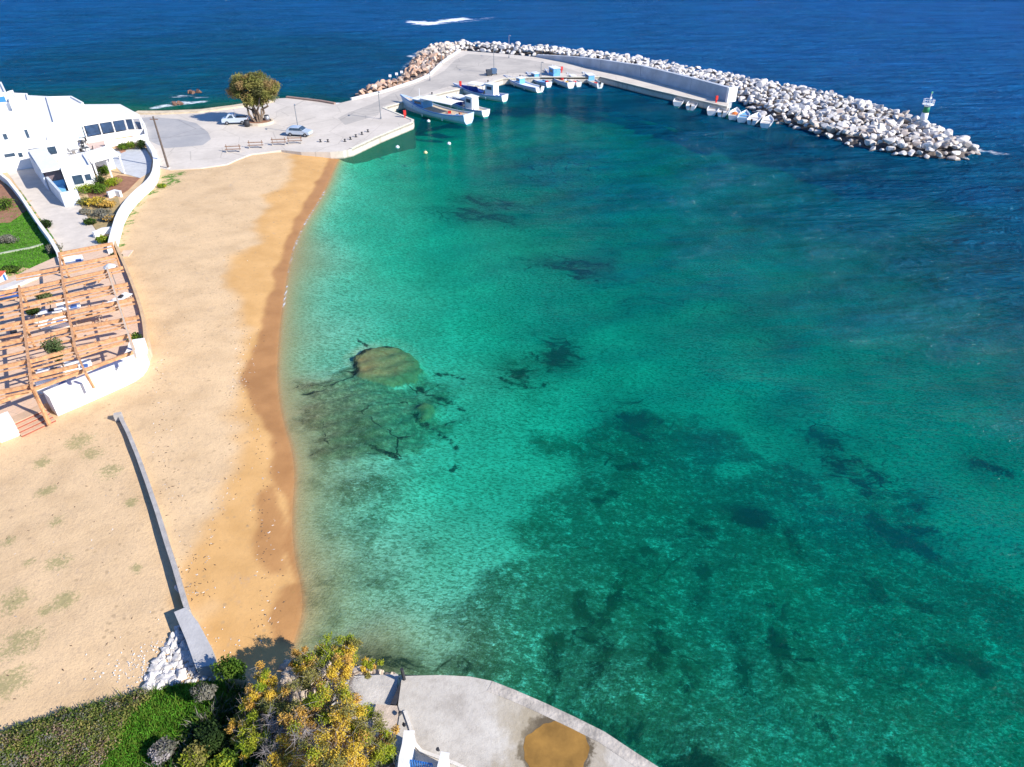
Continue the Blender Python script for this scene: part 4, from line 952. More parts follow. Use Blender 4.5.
# big plaza tree with planter ring
rnd = np.random.RandomState(3); tp = w(259, 123, ZQ)
t_ = empty('tree', tuple(tp), 0, 'broad olive-brown tree standing alone on the plaza beside the pickup', 'tree')
m = MB()
tips = []
for i in range(7):
    a = i / 7 * 6.28 + rnd.rand() * .5; q = (math.cos(a) * rnd.uniform(1.5, 2.8), math.sin(a) * rnd.uniform(1.2, 2.2), rnd.uniform(4.0, 5.6)); b0 = (math.cos(a) * .35, math.sin(a) * .3, 0)
    limb(m, b0, q, .24, .10, rnd, 5, .06); tips.append(q)
    for j in range(3):
        q2 = (q[0] * rnd.uniform(.9, 1.7), q[1] * rnd.uniform(.9, 1.7), q[2] + rnd.uniform(.6, 2.2)); limb(m, q, q2, .09, .03, rnd, 4, .1)
m.build('trunk', BARK, t_)
m = MB()
cl = [(-1.0, -.6, 4.2, 1.8, 1.5, 1.5), (.4, -.4, 5.8, 2.3, 1.8, 1.7), (1.8, -.6, 3.4, 1.3, 1.2, 1.0), (3.6, -.2, 4.4, 1.3, 1.2, 1.2), (.6, -.8, 3.6, 1.5, 1.2, 1.0), (-2.6, -.4, 5.9, 1.7, 1.6, 1.5), (-3.0, 0, 4.9, 1.9, 1.9, 2.0), (-2.2, .5, 6.8, 2.0, 1.9, 1.5), (-.4, .2, 6.9, 2.2, 2.0, 1.7), (1.4, -.2, 6.8, 2.1, 2.0, 1.6), (2.9, 0, 5.9, 1.9, 1.8, 1.6), (3.9, .2, 5.2, 1.3, 1.4, 1.3), (-1.2, -1.2, 5.0, 2.1, 1.8, 1.8), (.8, -1.2, 4.8, 2.0, 1.6, 1.6), (2.3, -.8, 4.2, 1.4, 1.3, 1.3),
      (-3.6, .4, 3.6, 1.2, 1.3, 1.1), (-1.8, -1.0, 3.5, 1.3, 1.1, .9), (0, 1.5, 5.2, 2.4, 1.7, 1.8)]
for q in range(95):
    u = rnd.normal(size=3); u /= np.linalg.norm(u); k = rnd.uniform(.45, .86)
    cx, cy, cz = u[0] * 4.75 * k + .1, u[1] * 3.4 * k, 5.6 + u[2] * (2.9 if u[2] > 0 else 2.7) * k
    if cx > 2.2 and cz < 3.9: cz += 1.0
    rr = rnd.uniform(.7, 1.25); leaves(m, (cx, cy, cz), (rr, rr, rr * .8), 430, .13, rnd, int(rnd.choice([0, 0, 1, 2, 2])), .2)
m.build('crown', [L_OLIVE, leafmat('leaf_brownish', (.27, .18, .07), (.38, .27, .12)), leafmat('leaf_sage', (.14, .15, .05), (.27, .25, .10))], t_)
m = MB(); m.add(*strip([(tp.x + 2.6 * math.cos(k * .35), tp.y + 2.2 * math.sin(k * .35)) for k in range(19)], .35, ZQ - .1, ZQ + .42, 1)); tag(m.build('planter_ring', mat('planter', (.60, .50, .38), .9, .12, 2)), 'low round stone planter edge around the plaza tree', 'planter')
m = MB(); m.prism([(tp.x + 2.3 * math.cos(k * .5), tp.y + 1.9 * math.sin(k * .5)) for k in range(12)], ZQ - .05, ZQ + .25); tag(m.build('planter_soil', SOIL), kind='structure')
for (px, py, lab, mm) in ((247.5, 126.5, 'dark round barrel left of the tree planter', M_IRON), (267.5, 121.5, 'grey barrel on the right of the plaza tree trunk', METAL)):
    p = w(px, py, ZQ); r_ = empty('barrel', tuple(p), 0, lab, 'barrel'); m = MB(); m.lathe([(.42, 0), (.48, .5), (.42, 1.05)], n=14); m.build('body', mm, r_, True)
    m = MB(); m.lathe([(.40, 1.06), (.38, 1.1)], n=14); m.build('lid', BLACK, r_)

# ------------------------------------------------------------------ white village houses
def win(parent, c, lx, lz, rz, m_=GLASS, frame=WPAINT, name='window', d=.12):
    m = MB(); m.box(c, (lx + .16, .10, lz + .16), rz); f = m.build(name, frame, parent)
    dx, dy = math.sin(rz) * .06, -math.cos(rz) * .06
    m = MB(); m.box((c[0] + dx, c[1] + dy, c[2]), (lx, .06, lz), rz); m.build('pane' if 'door' not in name else 'door_panel', m_, f)
    return f
def block(parent, px4, z0, h, name='wall', m_=WHITE, roof=True, parapet=.28, zref=None):
    """px4: outline of the roof in the photograph, seen at height z0+h"""
    pts_ = pz(px4, z0 + h if zref is None else zref); m = MB(); m.prism(pts_, z0, z0 + h); o = rel(m.build(name, m_), parent)
    if roof:
        n = len(pts_); cx = sum(p[0] for p in pts_) / n; cy = sum(p[1] for p in pts_) / n
        ar = sum(pts_[i][0] * pts_[(i + 1) % n][1] - pts_[(i + 1) % n][0] * pts_[i][1] for i in range(n)); sgn = 1 if ar > 0 else -1
        m = MB(); m.add(*strip(list(pts_) + [pts_[0]], .25, z0 + h, z0 + h + parapet, sgn)); rel(m.build('parapet', m_), parent)
        ins = [(p[0] + (cx - p[0]) * .05, p[1] + (cy - p[1]) * .05) for p in pts_]
        m = MB(); m.prism(ins, z0 + h + .005, z0 + h + .03); rel(m.build('roof', WROOF), parent)
    return pts_, o
G = LAND_Z
# main house: stacked white cubes
h0 = w(35, 160, G); H1 = empty('white_house', (h0.x, h0.y, G), 0, 'large rambling white house of stacked flat-roofed blocks at the left edge above the lane', 'house')
block(H1, [(-40, 122), (42, 112), (50, 142), (-40, 156)], G, 3.2)
block(H1, [(-40, 104), (30, 97), (48, 98), (56, 124), (-20, 134)], G, 5.0)
block(H1, [(30, 98.5), (72, 97.5), (84, 104), (66, 121), (50, 123)], G, 4.4)
block(H1, [(-60, 92), (28, 95), (30, 102), (-60, 110)], G, 6.0)
block(H1, [(7, 92), (13, 90.5), (17, 98), (9, 101)], G + 5, 1.6, 'chimney', parapet=.1)
block(H1, [(-20, 84), (2, 83.5), (7, 94), (-20, 99)], G, 7.2)
# openings on the front faces (normal towards the camera)
def wface(px, py, z):       # a point on a facade given its height
    return tuple(w(px, py, z))
for (px, py, z, lx, lz, nm) in ((52, 131.5, 2.6, 1.1, 1.2, 'window'), (9.5, 132.8, 2.9, 1.3, .45, 'window'), (20.5, 135, 2.7, .5, .7, 'window'), (5.5, 112.5, 5.0, .5, .9, 'window'), (27, 113, 5.0, .35, 1.5, 'window'), (10.5, 94.5, 6.9, .5, .8, 'window')):
    pass
H1k = H1
def opening(parent, ptsz, px, lx, zc, lz, k, nm='window', m_=GLASS):
    """on facade segment k of outline ptsz, at photo column px"""
    n = len(ptsz); a, b_ = Vector(ptsz[k]), Vector(ptsz[(k + 1) % n])
    best = min(((abs((512 + FPX * (q.x) / ((q.y * CP) + (CAM_H - zc) * SP)) - px), q) for q in (a.lerp(b_, i / 200) for i in range(201))), key=lambda t: t[0])[1]
    rz = math.atan2(b_.y - a.y, b_.x - a.x); nr = Vector((math.sin(rz), -math.cos(rz)))
    if nr.y > 0: nr = -nr; rz += math.pi
    c = best + nr * .03
    return rel(win(None, (c.x, c.y, zc), lx, lz, rz, m_, name=nm), parent)
f0 = pz([(-40, 122), (42, 112), (50, 142), (-40, 156)], G + 3.2)
opening(H1, f0, 9.5, 1.3, G + 2.3, .45, 2); opening(H1, f0, 20.5, .5, G + 2.1, .6, 2)
dr = opening(H1, f0, 37, 1.5, G + 1.5, 2.4, 2, 'door', DARK)
opening(H1, f0, 52, 1.1, G + 2.0, 1.1, 2)
f1 = pz([(-40, 104), (30, 97), (48, 98), (56, 124), (-20, 134)], G + 5.0)
opening(H1, f1, 5.5, .5, G + 4.2, .8, 3); opening(H1, f1, 27, .4, G + 4.2, 1.2, 3)
f2 = pz([(-20, 84), (2, 83.5), (7, 94), (-20, 99)], G + 7.2); opening(H1, f2, 0, 1.6, G + 6.5, 1.0, 2, 'window', BLUEP)

# taverna with sloping white veranda roof and glazed front
ta = w(100, 125, G); H2 = empty('veranda_building', (ta.x, ta.y, G), 0, 'long white veranda with a pale sloping roof and glazed front facing the courtyard', 'veranda')
A = [w(60, 104.5, 4.9), w(120, 104, 4.9), w(139.5, 114.5, 4.3), w(139.5, 117.5, 4.0), w(124, 118.5, 4.0), w(98, 122.5, 4.0), w(66, 128, 4.0)]
m = MB(); k = len(A); m.add([tuple(p) for p in A] + [(p.x, p.y, p.z - .16) for p in A], [tuple(range(k - 1, -1, -1)), tuple(range(k, 2 * k))] + [(i, (i + 1) % k, k + (i + 1) % k, k + i) for i in range(k)])
rel(m.build('roof', mat('veranda_roof', (.66, .65, .62), .8, .06, 1.5)), H2)
bw = pz([(64, 122), (88, 119), (120, 116), (136, 116.5), (118, 106.5), (64, 108)], G + 2.6)
m = MB(); m.prism(pz([(66, 112), (112, 109), (118, 115.5), (70, 121)], G + 2.5), G, G + 2.5); rel(m.build('wall', WHITE), H2)
# glazed front with posts
gf = [w(66, 138, G + .9), w(90, 134.5, G + .9), w(122, 133.5, G + .9), w(143, 134, G + .9)]
gf = [Vector((p.x, p.y, 0)) for p in gf]
tops = [w(66, 128, 4.0), w(98, 122.5, 4.0), w(124, 118.5, 4.0), w(139, 117.5, 4.0)]
line = [Vector((t.x, t.y, 0)) + Vector((0, .12, 0)) for t in tops]
for i in range(3):
    a, b_ = line[i], line[i + 1]; n = max(2, int((b_ - a).length / 2.0))
    m = MB(); m.bar((a.x, a.y, G + .45), (b_.x, b_.y, G + .45), .2, .9); rel(m.build('low_wall', WHITE), H2)
    for q in range(n):
        p0 = a.lerp(b_, q / n); p1 = a.lerp(b_, (q + 1) / n)
        m = MB(); m.bar((p0.x, p0.y, G + .9), (p0.x, p0.y, 3.95), .14, .14); rel(m.build('post', WPAINT), H2)
        if not (i == 2 and q == n - 1):
            m = MB(); m.bar((*p0.lerp(p1, .1)[:2], G + 1.85), (*p0.lerp(p1, .9)[:2], G + 1.85), .05, 1.6); rel(m.build('window', mat('veranda_glass', (.03, .06, .12), .45, .4, .8, spec=.3) if (q + i) % 3 else mat('veranda_blind', (.45, .55, .65), .4, .1, 1)), H2)
m = MB(); m.bar((line[3].x, line[3].y, G + .9), (line[3].x, line[3].y, 3.95), .16, .16); rel(m.build('post', WPAINT), H2)
# white plinth wall in front of the veranda's right half
m = MB(); m.add(*strip(pz([(104, 141), (118, 139.5), (134, 137), (147, 134), (145, 124), (141, 117)], G + 1.0), .35, G - .2, G + 1.0, 1))
tag(m.build('garden_wall', WHITE), 'low white wall wrapping the right corner of the veranda', 'wall')

# small white house with porch, in front
hb = w(85, 180, G); H3 = empty('white_house', (hb.x, hb.y, G), 0, 'small white flat-roofed house with a corner porch beside the garden beds', 'house')
ro = [(63, 157), (92, 151), (108, 144.5), (119, 153.5), (86, 160.5), (64, 166)]
f3, _ = block(H3, [(58, 161), (84, 154), (88, 160), (92, 167), (62, 172)], G, 2.9)
m = MB(); m.prism(pz([(84, 152.5), (108, 145), (120, 154), (91, 162)], G + 2.95), G + 2.75, G + 2.95); rel(m.build('porch_roof', WHITE), H3)
for (px, py) in ((119, 155.2), (92, 163), (106, 158.5)):
    p = w(px, py, G + 2.75); m = MB(); m.bar((p.x - (.1 if px > 100 else -.1), p.y + .15, G), (p.x - (.1 if px > 100 else -.1), p.y + .15, G + 2.75), .16, .16); rel(m.build('porch_post', WPAINT), H3)
m = MB(); m.prism(pz([(88, 152), (106, 147), (110, 150), (90, 155)], G + 2.7), G, G + 2.7); rel(m.build('back_wall', WHITE), H3)
opening(H3, f3, 78, 1.2, G + 1.6, 1.2, 3, 'window', GLASS)
opening(H3, f3, 88, .7, G + 1.7, .8, 3, 'window', GLASS)
# roof terrace clutter behind: loungers, planters
tr = w(80, 148, G + .5)
# carport canopy with blue wall
C1 = empty('canopy_shed', tuple(w(50, 175, G)), 0, 'lean-to shed with a flat white roof slab and blue front by the lane', 'shed')
CR = [(28, 150), (44, 147), (62, 166.5), (41, 170.5)]
m = MB(); m.prism(pz(CR, G + 3.2), G + 2.86, G + 3.2); rel(m.build('roof', mat('shed_roof', (.70, .70, .69), .8, .05, 1.5)), C1)
sw = pz([(29, 152), (42, 170), (60, 167), (44, 149)], G + 2.85)
m = MB(); m.add(*strip([sw[0], sw[1]], .2, G, G + 2.84, -1)); rel(m.build('side_wall', mat('shed_side', (.55, .60, .68), .8, .08, 1.5)), C1)
m = MB(); m.add(*strip([sw[2], sw[3]], .2, G, G + 2.84, -1)); rel(m.build('far_wall', WHITE), C1)
m = MB(); a, b_ = Vector(sw[1]), Vector(sw[2]); m.bar((*a.lerp(b_, .05), G + 2.0), (*a.lerp(b_, .95), G + 2.0), .12, 1.6); fw = rel(m.build('front_screen', mat('brown_screen', (.16, .12, .13), .7, .15, 2)), C1)
m = MB(); nrm_ = Vector(((b_ - a).y, -(b_ - a).x)).normalized() * .12
m.bar((*(a.lerp(b_, .05) + nrm_), G + .6), (*(a.lerp(b_, .95) + nrm_), G + .6), .1, 1.2); rel(m.build('blue_panel', BLUEW), C1)
# blue yard wall in front of the shed
m = MB(); m.add(*strip(pz([(41, 172), (60, 193), (77, 190)], G + 1.9), .3, G - .1, G + 1.9, 1)); tag(m.build('yard_wall', mat('yard_wall', (.56, .60, .66), .8, .1, 1)), 'low bluish-white yard wall at the lane corner below the shed', 'wall')
m = MB(); m.prism(pz([(46, 177), (59, 174), (66, 190), (62, 196)], G + .5), G, G + .5); tag(m.build('blue_platform', BLUEW), 'bright blue painted raised floor inside the yard wall', 'platform')

# courtyard clutter seen on the terrace between the buildings
M_TBL = mat('table_blue', (.05, .12, .35), .5, .1, 2)
clut = [(66, 143.5, 'round dark cafe table nearest the veranda glass', DARK), (73, 142, 'deep blue chest among the courtyard furniture', M_TBL), (80, 140.5, 'dark cafe table, right of the blue chest', DARK), (58, 146, 'grey cafe table at the left end of the courtyard', METAL), (85, 147.5, 'dark cafe table at the right end of the courtyard furniture', DARK), (74, 149.5, 'grey cafe table closest to the little house roof', METAL)]
sheet('courtyard', [(44, 140), (70, 131), (100, 130), (112, 141), (90, 152), (58, 158), (52, 152)], G + .02, WROOF, .03)
for i, (px, py, lab, mm) in enumerate(clut):
    p = w(px, py, G + .8); r_ = empty('cafe_table', (p.x, p.y, G + .02), i * .6, lab, 'table', 'courtyard furniture')
    m = MB(); m.box((0, 0, .75), (.95, .95, .05)); m.build('table_top', mm, r_)
    m = MB(); m.tube([(0, 0, 0), (0, 0, .73)], .05, 6); m.build('leg', METAL, r_)
    for a_ in (0, 2.1, 4.2):
        cx, cy = .85 * math.cos(a_), .85 * math.sin(a_)
        ch = empty('chair', (p.x, p.y, G + .02), i * .6 + a_, lab.replace('table', 'chairs at table')[:0] + ['dark', 'grey', 'black'][i % 3] + ' chair at the ' + lab, 'chair', 'courtyard chairs')
        m = MB(); m.box((.85, 0, .45), (.42, .42, .05)); m.build('seat', mm, ch); m = MB(); m.box((1.05, 0, .72), (.05, .42, .45)); m.build('backrest', mm, ch)
        m = MB()
        for sx in (.68, 1.02):
            for sy in (-.18, .18): m.box((sx, sy, .21), (.04, .04, .42))
        m.build('legs', mm, ch)
sheet('terrace_floor', [(82, 141), (102, 139), (113, 149), (96, 153)], G + .03, mat('pink_tile', (.56, .42, .36), .8, .08, 2), .03)
# garden terrace right of the small house
sheet('paved_yard', [(112, 152), (124, 150), (145, 148), (152, 160), (150, 172), (140, 178), (122, 173), (114, 165)], G + .03, mat('yard_paving', (.50, .51, .52), .85, .1, 1.2, detail=6), .03)
sheet('flower_bed', [(112, 143), (118, 142), (126, 151), (121, 153)], G + .06, TERR, .06)
sheet('flower_bed', [(86, 190), (118, 175), (140, 178), (128, 190), (118, 196), (104, 198), (92, 206)], G + .035, SOIL, .03)
sheet('flower_bed', [(82, 196), (92, 206), (118, 196), (120, 205), (113, 222), (112, 238), (98, 232), (88, 218), (80, 205)], G + .03, mat('ochre_soil', (.36, .27, .13), .95, .2, 2, .3, 8), .03)
shr = [(105.5, 171, 1.0, 1.3, 'round dark green bush by the porch posts', [L_GRN, L_DARK]), (101, 182, 1.2, 1.3, 'big round dark teal bush in the garden bed', [L_DARK]), (113.5, 183, 1.0, .9, 'bright lime bush beside the dark teal one', [L_LIME]), (72, 181, .9, .7, 'low dark shrub beneath the small house window', [L_DARK, L_GREY]),
       (88, 190, 1.6, .9, 'long green hedge bush, left half, above the lane corner', [L_GRN, L_LIME]), (99, 190, 1.4, .9, 'green hedge bush, right half, above the lane corner', [L_GRN]), (86, 202, 1.2, .7, 'olive bush low in the corner bed', [L_OLIVE]), (96, 203, 1.3, .8, 'yellowish bush in the middle of the corner bed', [L_OLIVE, L_YEL]),
       (105, 205, 1.2, .7, 'orange-brown bush against the curved white wall', [L_ORG, L_OLIVE]), (100, 213, 1.2, .7, 'greyish purple bush in the corner bed', [L_GREY]), (110, 218, 1.0, .7, 'ochre bush near the lower end of the corner bed', [L_ORG, L_GREY]), (92, 222, .8, .6, 'small dark shrub at the lane edge of the corner bed', [L_DARK, L_GRN]),
       (104, 241, 1.1, .8, 'lime-green bush at the top corner of the pergola', [L_LIME, L_GRN]), (124, 147, 1.1, 1.0, 'green shrub at the left of the row by the veranda wall', [L_GRN]), (131, 146, 1.2, 1.1, 'green shrub in the middle of the row by the veranda wall', [L_GRN, L_LIME]), (141, 145, 1.3, 1.5, 'dark green shrub on the right by the veranda wall', [L_DARK, L_GRN]),
       (6, 205, 2.0, 1.2, 'large dark green shrub on brown soil at the left edge', [L_GRN, L_DARK]), (8, 240, 1.4, .8, 'dry grey bush on the bright lawn at the left edge', [L_GREY]), (46, 225, 1.0, .8, 'dark shrub hugging the shaded foot of the lane wall', [L_DARK]), (54, 250, 1.1, .9, 'purple-grey shrub at the foot of the lane wall near the pergola', [L_GREY]),
       (12, 270, 1.4, .6, 'dark bush behind the pergola at the left edge', [L_DARK, L_GRN]), (118, 258, .9, 1.0, 'dark green bush beside the white round cover', [L_DARK]), (138, 343, .9, 1.3, 'dark green bush inside the bend of the terrace wall', [L_DARK, L_GRN]),
       (163, 186, .9, .35, 'bright weeds at the beach foot of the curved wall', [L_LIME, L_GRN]), (85, 212, .5, .5, 'little white-flowered plant at the edge of the lane', [L_GREY, L_LIME])]
for i, (px, py, r, h, lab, mm) in enumerate(shr):
    if 76 < px < 118 and 178 < py < 230: r *= 1.35; h *= 1.25
    shrub('shrub', px, py + 3 * h, G + (.0), r, r * .8, h, lab, 'shrub', mm, 1100, .10, 100 + i, 'garden shrubs')
# lane, walls
sheet('lane', [(-40, 142), (30, 156), (44, 176), (62, 201), (80, 197), (88, 218), (98, 234), (110, 245), (63, 252), (50, 232), (24, 195), (4, 168), (-40, 160)], G + .025, mat('lane_concrete', (.60, .53, .45), .9, .10, .8, .15, 6, detail=8), .02)
def wall_line(name, px, h, th, lab, m_=WHITE, cat='wall', z=G, side=1, capped=True):
    pts_ = pz(px, z + h); r_ = empty(name, (pts_[0][0], pts_[0][1], z), 0, lab, cat)
    m = MB(); m.add(*strip(pts_, th, z - .4, z + h, side)); rel(m.build('masonry', m_), r_)
    if capped: m = MB(); m.add(*strip([(p[0], p[1]) for p in pts_], th + .05, z + h + .002, z + h + .06, side)); rel(m.build('coping', WROOF if m_ is WHITE else m_), r_)
    return r_
wall_line('garden_wall', [(0, 172), (10, 180), (22, 195), (40, 222), (52, 238), (60, 252), (63, 262)], 1.0, .32, 'thin white wall between the bright lawn and the lane', side=-1)
cw = smooth_line([(149, 141), (154, 147), (157, 154), (158, 163), (156, 173), (150, 181), (138, 191), (128, 202), (121, 214), (117, 228), (114, 240), (113, 248)], 1)
wall_line('garden_wall', cw, 1.2, .62, 'thick curved white wall between the garden and the beach', side=-1, capped=False)
wall_line('garden_wall', [(94, 233), (103, 229), (112, 228)], .7, .3, 'short white wall stub under the curved wall', side=1)
wall_line('garden_wall', [(108, 193), (114, 191), (119, 192)], .7, .35, 'short white wall spur joining the curved wall near the hedge', side=1)

# ------------------------------------------------------------------ pergola terrace
TZ = 1.75
terr = [(-60, 300), (0, 283), (35, 266), (62, 254), (113, 243), (122, 262), (131, 282), (140, 305), (147, 330), (150, 348), (144, 362), (114, 374), (58, 398), (44, 404), (14, 417), (0, 424), (-60, 450)]
tp_ = pz(terr, TZ)
mT = MB(); mT.prism(tp_, .2, TZ)
g = N('terrace_tiles'); br = g.n.new('ShaderNodeTexBrick'); br.offset = 0; br.inputs['Scale'].default_value = 1.0; br.inputs['Brick Width'].default_value = .6; br.inputs['Row Height'].default_value = .6; br.inputs['Mortar Size'].default_value = .012
br.inputs['Color1'].default_value = (.70, .49, .34, 1); br.inputs['Color2'].default_value = (.64, .44, .30, 1); br.inputs['Mortar'].default_value = (.40, .30, .23, 1)
g.l.new(g.vec((1, 1, .001), .35), br.inputs['Vector'])
cc = g.mix(g.map(g.noise(.9, detail=6), .4, .7, 0, .35), br.outputs['Color'], (.60, .44, .33))
M_TT = g.pbr(cc, .8, None, .3)
tag(mT.build('terrace', M_TT), kind='structure')
# perimeter wall (thick white, broad top)
wall_o = smooth_line([(59, 418), (92, 403), (122, 389), (141, 379), (149, 368), (151, 357)], 1)
ow = pz(wall_o, .9)
W1 = empty('terrace_wall', (ow[0][0], ow[0][1], .9), 0, 'thick white wall curving round the sea corner of the pergola terrace', 'wall')
m = MB(); vs0, fs0 = strip(ow, 1.2, .5, 2.9, 1); m.add(vs0, fs0); rel(m.build('masonry', WHITE), W1)
thin = pz(smooth_line([(151, 357), (151, 344), (148, 325), (141, 303), (132, 280), (122, 258), (117, 246)], 1), .95)
W2 = empty('terrace_wall', (thin[0][0], thin[0][1], .95), 0, 'thin sand-coloured wall edging the beach side of the pergola terrace', 'wall')
m = MB(); m.add(*strip(thin, .28, .5, 2.25, 1)); rel(m.build('masonry', mat('ochre_plaster', (.58, .40, .23), .85, .12, 1.2)), W2)
W3 = empty('terrace_wall', tuple(w(0, 440, 1)), 0, 'white wall block left of the terracotta steps at the picture edge', 'wall')
m = MB(); m.add(*strip(pz([(-60, 468), (21, 436)], 1.0), 1.2, .5, 2.7, 1)); rel(m.build('masonry', WHITE), W3)
# steps
ST = empty('steps', tuple(w(35, 432, 1.1)), 0, 'terracotta steps going down from the terrace between the two white walls', 'steps')
s0, s1 = Vector(pz([(22, 437)], 1.1)[0]), Vector(pz([(56, 421)], 1.1)[0]); d = (s1 - s0).normalized(); nn_ = Vector((-d.y, d.x))
for i in range(4):
    m = MB(); a = s0 + nn_ * .38 * i; b_ = s1 + nn_ * .38 * i; m.prism([a, b_, b_ + nn_ * (.38 * (4 - i) + .6), a + nn_ * (.38 * (4 - i) + .6)], 1.0 + .0005 * i, 1.22 + .17 * i if i < 3 else TZ + .02); rel(m.build('step', mat('step_tile', (.52, .36, .24), .8, .1, 2)), ST)
    m = MB(); m.bar((*(a - nn_ * .02), 1.14 + .17 * i), (*(b_ - nn_ * .02), 1.14 + .17 * i), .04, .09); rel(m.build('riser', mat('brick_red', (.32, .09, .06), .8, .1, 2)), ST)

# pergola timber
PZ = TZ + 2.75
pg = empty('pergola', tuple(w(70, 350, TZ)), 0, 'big orange-brown timber pergola of beams and rafters over the tiled terrace', 'pergola')
def beam(p, q, wd=.15, ht=.2, z=PZ, name='beam', m_=WOOD):
    a, b_ = w(*p, z), w(*q, z); m = MB(); m.bar(a, b_, wd, ht); return rel(m.build(name, m_), pg)
def post(px, py, z=PZ, name='post'):
    a = w(px, py, z); m = MB(); m.bar((a.x, a.y, TZ - (.6 if py > 380 else 0)), (a.x, a.y, z - .12), .16, .16); return rel(m.build(name, WOOD), pg)
# main purlins across (left-bottom to right-top)
rows = [((58, 254), (113, 243.5)), ((60, 268), (116, 256)), ((16, 276.5), (60, 268.5)), ((60, 281.5), (123, 267.5)), ((18, 291), (62, 281)), ((-30, 300), (20, 289)), ((62, 296.5), (128, 284)), ((20, 306), (64, 296)), ((-30, 317), (22, 306)), ((64, 314), (134, 299)),
        ((24, 323), (66, 313)), ((-30, 333), (24, 322)), ((68, 330), (139, 317)), ((24, 341), (70, 329.5)), ((-30, 351), (26, 339)), ((72, 350), (131, 335)), ((28, 362), (74, 349)), ((-30, 374), (28, 361)), ((-30, 398), (30, 386)), ((28, 378), (78, 365.5))]
for a, b_ in rows:
    beam(a, b_, .18, .30); off = 4.6 if a[1] > 300 else 3.6
    beam((a[0], a[1] + off), (b_[0] + 1, b_[1] + off), .08, .12, PZ + .03, 'slat')
beam((-30, 413), (134, 352), .2, .26, PZ - .23)               # the long outer beam
beam((-30, 309), (20, 297), .09, .12); beam((-30, 344), (26, 333), .08, .1)
for a, b_ in (((20, 298), (60, 289)), ((24, 331), (66, 321)), ((26, 350), (72, 340)), ((66, 322), (120, 309)), ((70, 341), (124, 327)), ((64, 305), (118, 292)), ((62, 275), (114, 262)), ((62, 289), (112, 276)), ((76, 358), (124, 343)), ((-20, 342), (22, 333)), ((-20, 325), (22, 315)), ((-20, 362), (26, 351)), ((30, 370), (74, 358)), ((-20, 386), (28, 374))): beam(a, b_, .09, .14, PZ + .0)
# cross beams
beam((59, 253), (64, 290), .16, .2, PZ + .2, 'cross_beam'); beam((64, 290), (76, 352), .16, .2, PZ + .2, 'cross_beam'); beam((76, 352), (86, 374), .16, .2, PZ + .2, 'cross_beam')
beam((19, 286), (32, 388), .17, .2, PZ + .2, 'cross_beam')
beam((107, 268), (136, 358), .15, .16, PZ + .3, 'pale_rail', WOODP)
# inclined end struts from outer beam down to the wall
def strut(p, q, z1): a, b_ = w(*p, PZ - .3), w(*q, z1); m = MB(); m.bar(a, b_, .15, .17); rel(m.build('strut', WOOD), pg)
strut((86, 374), (94, 388), 2.95); strut((33, 390), (49, 425), 1.3)
# posts along the junctions
for px, py in ((60, 254), (112, 244), (62, 281), (21, 290), (107, 270), (66, 313), (24, 323), (118, 303), (71, 340), (28, 361), (128, 334), (33, 388), (-20, 320), (-20, 372), (-20, 408)): post(px, py, PZ)
# brackets
for px, py in ((84, 285), (98, 282), (86, 309), (100, 306), (90, 326), (104, 323), (92, 345), (107, 341), (40, 319), (44, 337), (46, 358), (10, 330)):
    a = w(px, py, PZ - .2); m = MB(); m.bar((a.x, a.y, a.z - .05), (a.x + .1, a.y + .5, a.z + .1), .1, .1); rel(m.build('bracket', WOOD), pg)
# tables and benches under the pergola
def dining(px, py, lab, rz, m1=WPAINT):
    p = w(px, py, TZ); r_ = empty('dining_table', tuple(p), rz, lab, 'table', 'tables under the pergola')
    m = MB(); m.box((0, 0, .74), (2.3, .95, .06)); m.build('table_top', m1, r_)
    for sx in (-1, 1):
        for sy in (-.38, .38): m = MB(); m.box((sx, sy, .36), (.07, .07, .7)); m.build('leg', WOODP, r_)
    m = MB(); m.box((.2, 0, .85), (.5, .3, .16), .3); m.build('tray', DARK, r_)
    return r_
def bench_seat(px, py, lab, rz, L=2.6):
    p = w(px, py, TZ); r_ = empty('bench', tuple(p), rz, lab, 'bench', 'white benches under the pergola')
    m = MB(); m.box((0, 0, .4), (L, .6, .14)); m.build('seat', WPAINT, r_, bevel=.03)
    m = MB(); m.box((0, .3, .68), (L, .12, .55)); m.build('backrest', WPAINT, r_)
    m = MB(); m.box((0, 0, .16), (L - .2, .5, .32)); m.build('base', WHITE, r_)
    m = MB(); m.box((.5, .05, .52), (.5, .45, .12), .2); m.build('cushion', M_TBL, r_); return r_
al = .25
dining(52, 318, 'white dining table with a dark tray, upper middle under the pergola', al); bench_seat(56, 327, 'white bench below the upper dining table', al); bench_seat(70, 312, 'white bench right of the upper dining table', al, 2.0)
dining(55, 378, 'white dining table with dark things on it near the lower beam', al); bench_seat(58, 390, 'long white bench close to the lower outer beam', al, 3.0); bench_seat(80, 372, 'white bench at the right of the lower dining table', al, 2.0)
dining(90, 322, 'pale table by the right-hand rafters', al, WOODP); dining(15, 340, 'pale table at the left edge under the rafters', al, WOODP); dining(122, 305, 'narrow table beyond the pale rail', 1.2)
bench_seat(75, 265, 'white bench in the small bay at the top of the pergola', al, 1.8); dining(10, 302, 'dark blue table in the upper left corner of the pergola', al, M_TBL)
